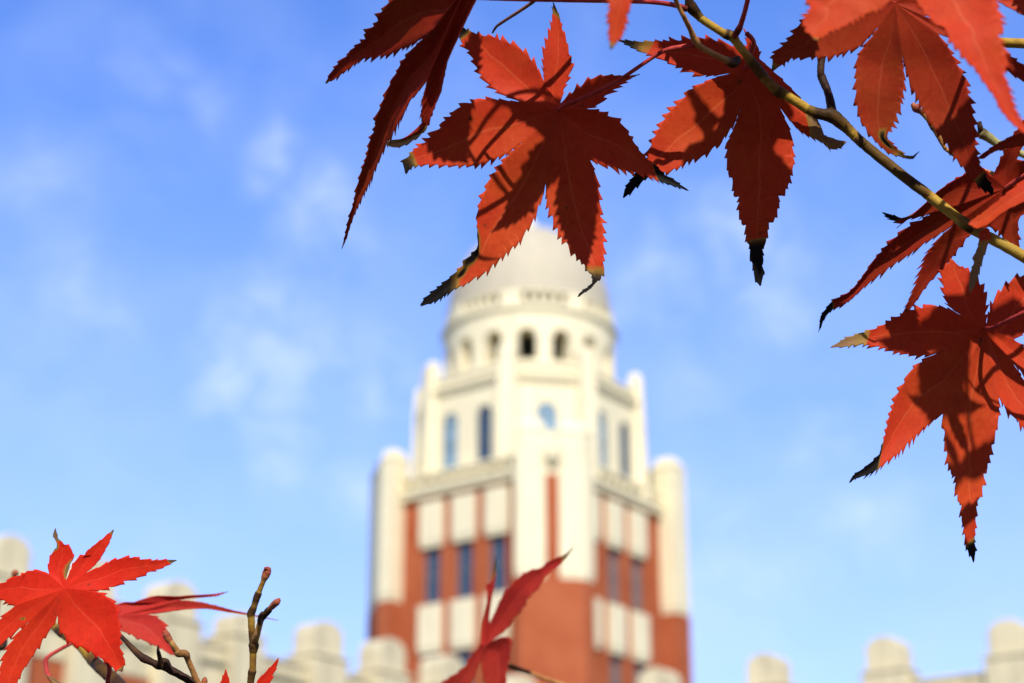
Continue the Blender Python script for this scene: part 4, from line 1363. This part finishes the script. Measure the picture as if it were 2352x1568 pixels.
# leaf behind it
L8 = [((965, 780), [(1040, 762), (1110, 765), (1200, 732), (1300, 706), (1400, 710), (1480, 714), (1600, 704), (1700, 699), (1800, 694)], (1912, 678), [(1810, 712), (1700, 718), (1600, 724), (1530, 734)], {'dry': .93, 'teeth': .5}),
      ((1488, 744), [(1600, 748), (1720, 766), (1850, 802), (1950, 835), (2060, 857), (2200, 885)], (2330, 915), [(2200, 893), (2050, 868), (1900, 845), (1800, 824), (1700, 806), (1560, 815), (1400, 835), (1300, 848)], {'dry': .96, 'teeth': .5}),
      ((1225, 856), [(1310, 870), (1350, 910), (1390, 970), (1418, 1060), (1440, 1130)], (1482, 1215), [(1400, 1180), (1345, 1150), (1310, 1122), (1290, 1125), (1240, 1090), (1180, 1078), (1120, 1050), (1060, 1020)], {'dry': .97}),
      ((990, 1000), [(950, 1060), (900, 1080)], (820, 1120), [(830, 1020), (870, 950)]),
      ((900, 900), [(820, 880)], (720, 820), [(800, 790), (890, 800)])]
l8 = L(7, (985, 880), .585, .05, .14, L8, leaf_rose, LB, seed=63, teeth=6, label='rose red out of focus leaf behind the scarlet one, two thread like tips to the right')
tube(7, [(985, 880, .585, 5), (900, 960, .58, 5), (700, 1060, .57, 4.5), (590, 1110, .565, 4.5), (480, 1170, .56, 4.5), (410, 1212, .558, 4.5), (383, 1262, .556, 6), (420, 1400, .55, 5), (600, 1600, .545, 6), (820, 1800, .54, 8)], red_stalk, l8, 'petiole')
tube(7, [(400, 900, .60, 9, .2), (450, 960, .60, 14, .1), (500, 1010, .597, 15, .9), (540, 1035, .595, 16, 1), (600, 1075, .592, 15, .5), (670, 1125, .588, 16, .1), (740, 1200, .585, 19, .2), (790, 1260, .582, 21, .9), (880, 1345, .575, 22, 1), (980, 1437, .57, 23, 1), (1060, 1560, .56, 24, .9), (1100, 1900, .55, 25, .9)], bark_olive, LB, 'stem', label='thick blurred yellow and brown stem')
tube(7, [(1100, 1900, .55, 20), (860, 1900, .535, 18), (600, 1900, .53, 16), (200, 1800, .56, 14), (-60, 1400, .58, 14), (-40, 1150, .585, 18), (20, 1130, .585, 14), (40, 1060, .59, 9)], bark_dark, LB, 'side_twig')
b3 = tube(7, [(-40, 1150, .62, 10), (-20, 800, .66, 8), (40, 640, .67, 7), (100, 560, .67, 7), (125, 530, .67, 9)], bark_tan, LB, 'side_twig')
tube(7, [(120, 545, .67, 9), (127, 515, .67, 12), (128, 492, .67, 6)], bud_m, b3, 'bud')
LT = [((470, 1500), [(440, 1430), (405, 1395)], (388, 1378), [(440, 1395), (520, 1440), (600, 1500)], {'dry': .2, 'tan': .8, 'dlen': .5}),
      ((600, 1560), [(700, 1600)], (760, 1680), [(620, 1680)]),
      ((520, 1600), [(450, 1650)], (420, 1750), [(420, 1600)])]
ltip = L(7, (540, 1560), .53, 0, .03, LT, leaf_crimson, LB, seed=66, label='brown dried leaf tip at the bottom edge under the scarlet leaf')
tube(7, [(540, 1560, .53, 5), (640, 1700, .535, 5), (760, 1890, .535, 6)], red_stalk, ltip, 'petiole')

# ================================================================== budded twigs right of it
TB = empty('maple_branch', pt(900, 1800, 0.49), 0, 'leafless yellow and dark maple twigs with fat buds, right of the scarlet leaf', 'maple branch', 'maple branches framing the view')
stem = tube(7, [(2080, 1900, .49, 14, .3), (2090, 1600, .49, 13, .4), (2098, 1437, .49, 12, .9), (2104, 1380, .49, 13, .9), (2110, 1345, .49, 14.5, 1), (2114, 1318, .49, 12, .3), (2116, 1290, .49, 11.5, 0), (2118, 1200, .49, 12, 0), (2120, 1165, .49, 15, .8), (2124, 1125, .49, 18, 1),
                (2122, 1085, .49, 15, 1), (2110, 1020, .49, 12.5, .9), (2106, 985, .49, 11.5, .2), (2102, 900, .49, 12, .1), (2100, 860, .49, 14, .8), (2112, 832, .49, 13.5, 1), (2130, 785, .49, 11, .6), (2148, 725, .49, 12.5, .9), (2162, 690, .49, 12.5, 1), (2172, 662, .49, 9, .2),
                (2198, 600, .49, 8.5, 0), (2212, 560, .49, 10.5, 0)], bark_olive, TB, 'stem')
tube(7, [(2208, 572, .49, 10, 0), (2222, 540, .49, 13.5, .2), (2233, 512, .49, 14.5, .6), (2237, 494, .49, 13, 1), (2222, 478, .489, 6, 1), (2224, 468, .489, 2, 1)], bud_m, stem, 'bud')
tube(7, [(2236, 500, .491, 11, .8), (2252, 486, .491, 8, 1), (2264, 476, .491, 3.5, 1)], bud_m, stem, 'bud')
tw = tube(7, [(2124, 1100, .49, 13, .6), (2148, 1040, .488, 11.5, .1), (2165, 980, .487, 10.5, 0), (2185, 915, .486, 9.5, .2), (2205, 880, .485, 11, .8), (2240, 838, .484, 12, .9), (2270, 805, .483, 9, .3)], bark_tan, TB, 'side_twig')
tube(7, [(2262, 815, .483, 9, .2), (2290, 785, .482, 11.5, .2), (2315, 762, .481, 12, .5), (2330, 745, .481, 9, .8), (2338, 728, .481, 3, 1)], bud_m, tw, 'bud')
tube(7, [(2175, 945, .487, 8), (2172, 915, .484, 8), (2180, 880, .481, 8), (2196, 850, .48, 6)], bark_dark, TB, 'side_twig')
dk_ = tube(7, [(2080, 1900, .49, 14), (1900, 1660, .49, 14), (1760, 1520, .49, 14), (1620, 1437, .49, 13.5), (1500, 1368, .49, 13), (1420, 1325, .49, 14), (1370, 1280, .49, 22), (1330, 1290, .49, 16), (1280, 1268, .49, 12), (1210, 1235, .49, 14.5), (1180, 1215, .49, 13), (1110, 1150, .492, 10),
                (1050, 1085, .494, 8), (1000, 1035, .496, 7)], bark_dark, TB, 'stem', label='dark purplish brown twig with a pointed spur')
tube(7, [(1350, 1280, .489, 10), (1338, 1230, .488, 8), (1328, 1190, .487, 7), (1322, 1160, .486, 5), (1324, 1120, .486, 2)], bark_dark, dk_, 'spur')
tc_ = tube(7, [(1800, 1560, .49, 11), (1700, 1480, .488, 10), (1650, 1425, .487, 10.5), (1610, 1330, .486, 10), (1575, 1250, .485, 10), (1552, 1195, .484, 13), (1500, 1190, .484, 13.5), (1475, 1165, .484, 12), (1445, 1115, .483, 9.5), (1420, 1085, .483, 10)], bark_tan, TB, 'side_twig')
tube(7, [(1430, 1098, .483, 10, 0), (1408, 1065, .483, 12.5, .2), (1392, 1035, .483, 13, .8), (1382, 1012, .483, 9, 1), (1378, 998, .483, 3, 1)], bud_m, tc_, 'bud')
tube(7, [(1700, 1470, .488, 10), (1712, 1420, .488, 10), (1716, 1390, .488, 5)], bud_m, tc_, 'bud')
LU = [((1900, 1560), [(1860, 1500), (1845, 1437), (1870, 1380)], (1893, 1325), [(1910, 1380), (1925, 1437), (1935, 1500)], {'dry': .97}),
      ((1950, 1560), [(1990, 1540)], (2030, 1500), [(2010, 1600)]),
      ((1930, 1610), [(1900, 1700)], (1860, 1760), [(1850, 1650)])]
lu = L(7, (1925, 1580), .51, 0, .05, LU, leaf_scarlet, TB, seed=71, teeth=4, label='small red leaf tip at the bottom edge left of the tall budded twig')
tube(7, [(1925, 1580, .51, 5), (1980, 1700, .5, 5), (2078, 1850, .49, 6)], red_stalk, lu, 'petiole')
LV = [((2170, 1560), [(2140, 1480), (2150, 1420), (2200, 1370), (2260, 1310)], (2328, 1232), [(2318, 1300), (2280, 1380), (2262, 1437), (2250, 1520)], {'dry': .93}),
      ((2240, 1580), [(2300, 1570)], (2380, 1540), [(2330, 1640)]),
      ((2220, 1630), [(2210, 1720)], (2180, 1800), [(2150, 1660)])]
lv = L(7, (2200, 1600), .485, 0, .02, LV, leaf_scarlet, TB, seed=72, teeth=6, label='pointed red leaf lobe at the bottom edge right of the tall budded twig')
tube(7, [(2200, 1600, .485, 5), (2160, 1720, .487, 5), (2085, 1850, .49, 6)], red_stalk, lv, 'petiole')

# ================================================================== blurred leaf in front of the tower
CBr = empty('maple_branch', pt(1500, 1750, 0.62), 0, 'single folded dark red leaf on an orange stalk in front of the brick tower', 'maple branch', 'maple branches framing the view')
L9 = [((590, 930), [(640, 830), (700, 700), (760, 590), (840, 510), (900, 440), (1000, 372), (1090, 342), (1140, 345), (1200, 272), (1290, 237), (1370, 207), (1410, 188)], (1492, 108), [(1405, 235), (1330, 320), (1250, 370), (1180, 430), (1150, 510), (1090, 590), (1010, 660), (970, 750), (900, 840), (830, 900), (800, 970), (720, 1040)], {'dry': .80, 'dlen': .4, 'teeth': .5}),
      ((620, 1117), [(700, 1080), (790, 1068), (822, 1110), (805, 1250), (790, 1370), (765, 1450), (772, 1568), (790, 1700)], (800, 1950), [(640, 1850), (560, 1650), (520, 1450)], {'teeth': .5, 'dry': .99}),
      ((500, 1330), [(440, 1500), (330, 1650), (200, 1780)], (20, 1900), [(0, 1700), (70, 1568), (240, 1462), (330, 1392), (370, 1320), (440, 1235)], {'teeth': .5}),
      ((500, 1140), [(512, 1000), (518, 930), (542, 830), (568, 720), (578, 600), (562, 535), (572, 505), (600, 540), (622, 450), (636, 330), (644, 250)], (649, 195), [(656, 300), (660, 430), (645, 560), (625, 640), (602, 760), (588, 860)], {'dry': .66, 'dlen': .4, 'teeth': .3})]
l9 = L(8, (545, 1180), 0.710, .10, .0, L9, leaf_rose, CBr, seed=81, fold=.10, teeth=6, label='folded dark red leaf pointing up in front of the tower')
tube(8, [(545, 1180, 0.712, 5), (650, 1290, 0.722, 5), (760, 1365, 0.726, 6.5), (850, 1405, 0.726, 7), (1000, 1452, 0.724, 5.5), (1150, 1508, 0.720, 5.5), (1320, 1568, 0.718, 5.5), (1700, 1720, 0.714, 6), (2300, 2000, 0.710, 7)], bark_tan, l9, 'petiole')
tube(8, [(2300, 2000, 0.710, 10), (2100, 2300, 0.710, 12), (1900, 2900, 0.710, 14)], bark_olive, CBr, 'stem')

# ================================================================== unseen maple leaves added overhead and behind the camera to block skylight
bpy.context.view_layer.update()
ax = SUN.orthogonal().normalized()
bx_ = SUN.cross(ax)
cells = set()
CELL = 0.03
for o in list(S.objects):
    if o.type == 'MESH' and o.get('_vis'):
        mw = o.matrix_world
        for v in list(o.data.vertices)[::9]:
            p = mw @ v.co
            ca, cb_ = int(math.floor(p.dot(ax) / CELL)), int(math.floor(p.dot(bx_) / CELL))
            for i in range(-3, 4):
                for j in range(-3, 4):
                    cells.add((ca + i, cb_ + j))
        del o['_vis']
rnd = random.Random(99)
fv, ff = [], []
cnt = 0
while cnt < 9000:
    d = Vector((rnd.gauss(0, 1), rnd.gauss(0, 1), rnd.gauss(0, 1))).normalized()
    q = Vector((0, 0.2, 1.7)) + d * rnd.uniform(1.0, 2.4)
    if q.z < 0.25 or (q.y > -0.7 and q.z < 2.5):
        continue
    v = q - CP
    fwd = v.dot(FW)
    if fwd > 0 and v.normalized().dot(FW) > 0.62:
        continue
    if (int(math.floor(q.dot(ax) / CELL)), int(math.floor(q.dot(bx_) / CELL))) in cells:
        continue
    cnt += 1
    nrm_ = Vector((rnd.gauss(0, 0.5), rnd.gauss(-0.2, 0.5), 1)).normalized()
    e1 = nrm_.orthogonal().normalized()
    e1.rotate(Matrix.Rotation(rnd.uniform(0, 6.28), 3, nrm_))
    e2 = nrm_.cross(e1)
    sz = rnd.uniform(0.05, 0.085)
    b = len(fv)
    fv.append(tuple(q))
    pts_ = []
    for k, a in enumerate((-130, -85, -42, 0, 42, 85, 130)):
        ln = (0.55, 0.85, 1.0, 1.1, 1.0, 0.85, 0.55)[k] * sz
        for da, rr, dz in ((-14, 0.55, 0.02), (0, 1.0, -0.18), (14, 0.55, 0.02)):
            t = R(a + da)
            pts_.append(q + (e1 * math.cos(t) + e2 * math.sin(t)) * ln * rr + nrm_ * (dz * ln))
        if k < 6:
            t = R(a + 22)
            pts_.append(q + (e1 * math.cos(t) + e2 * math.sin(t)) * 0.25 * sz)
    fv += [tuple(p) for p in pts_]
    n = len(pts_)
    ff += [(b, b + 1 + k, b + 2 + k) for k in range(n - 1)]
me = bpy.data.meshes.new('added_shade_foliage')
me.from_pydata([tuple(Vector(v) - UB.location) for v in fv], [], ff)
me.materials.append(leaf_crimson)
fo = link(bpy.data.objects.new('added_shade_foliage', me))
fo.parent = UB
fo['kind'] = 'stuff'
print('objects', len(S.objects))
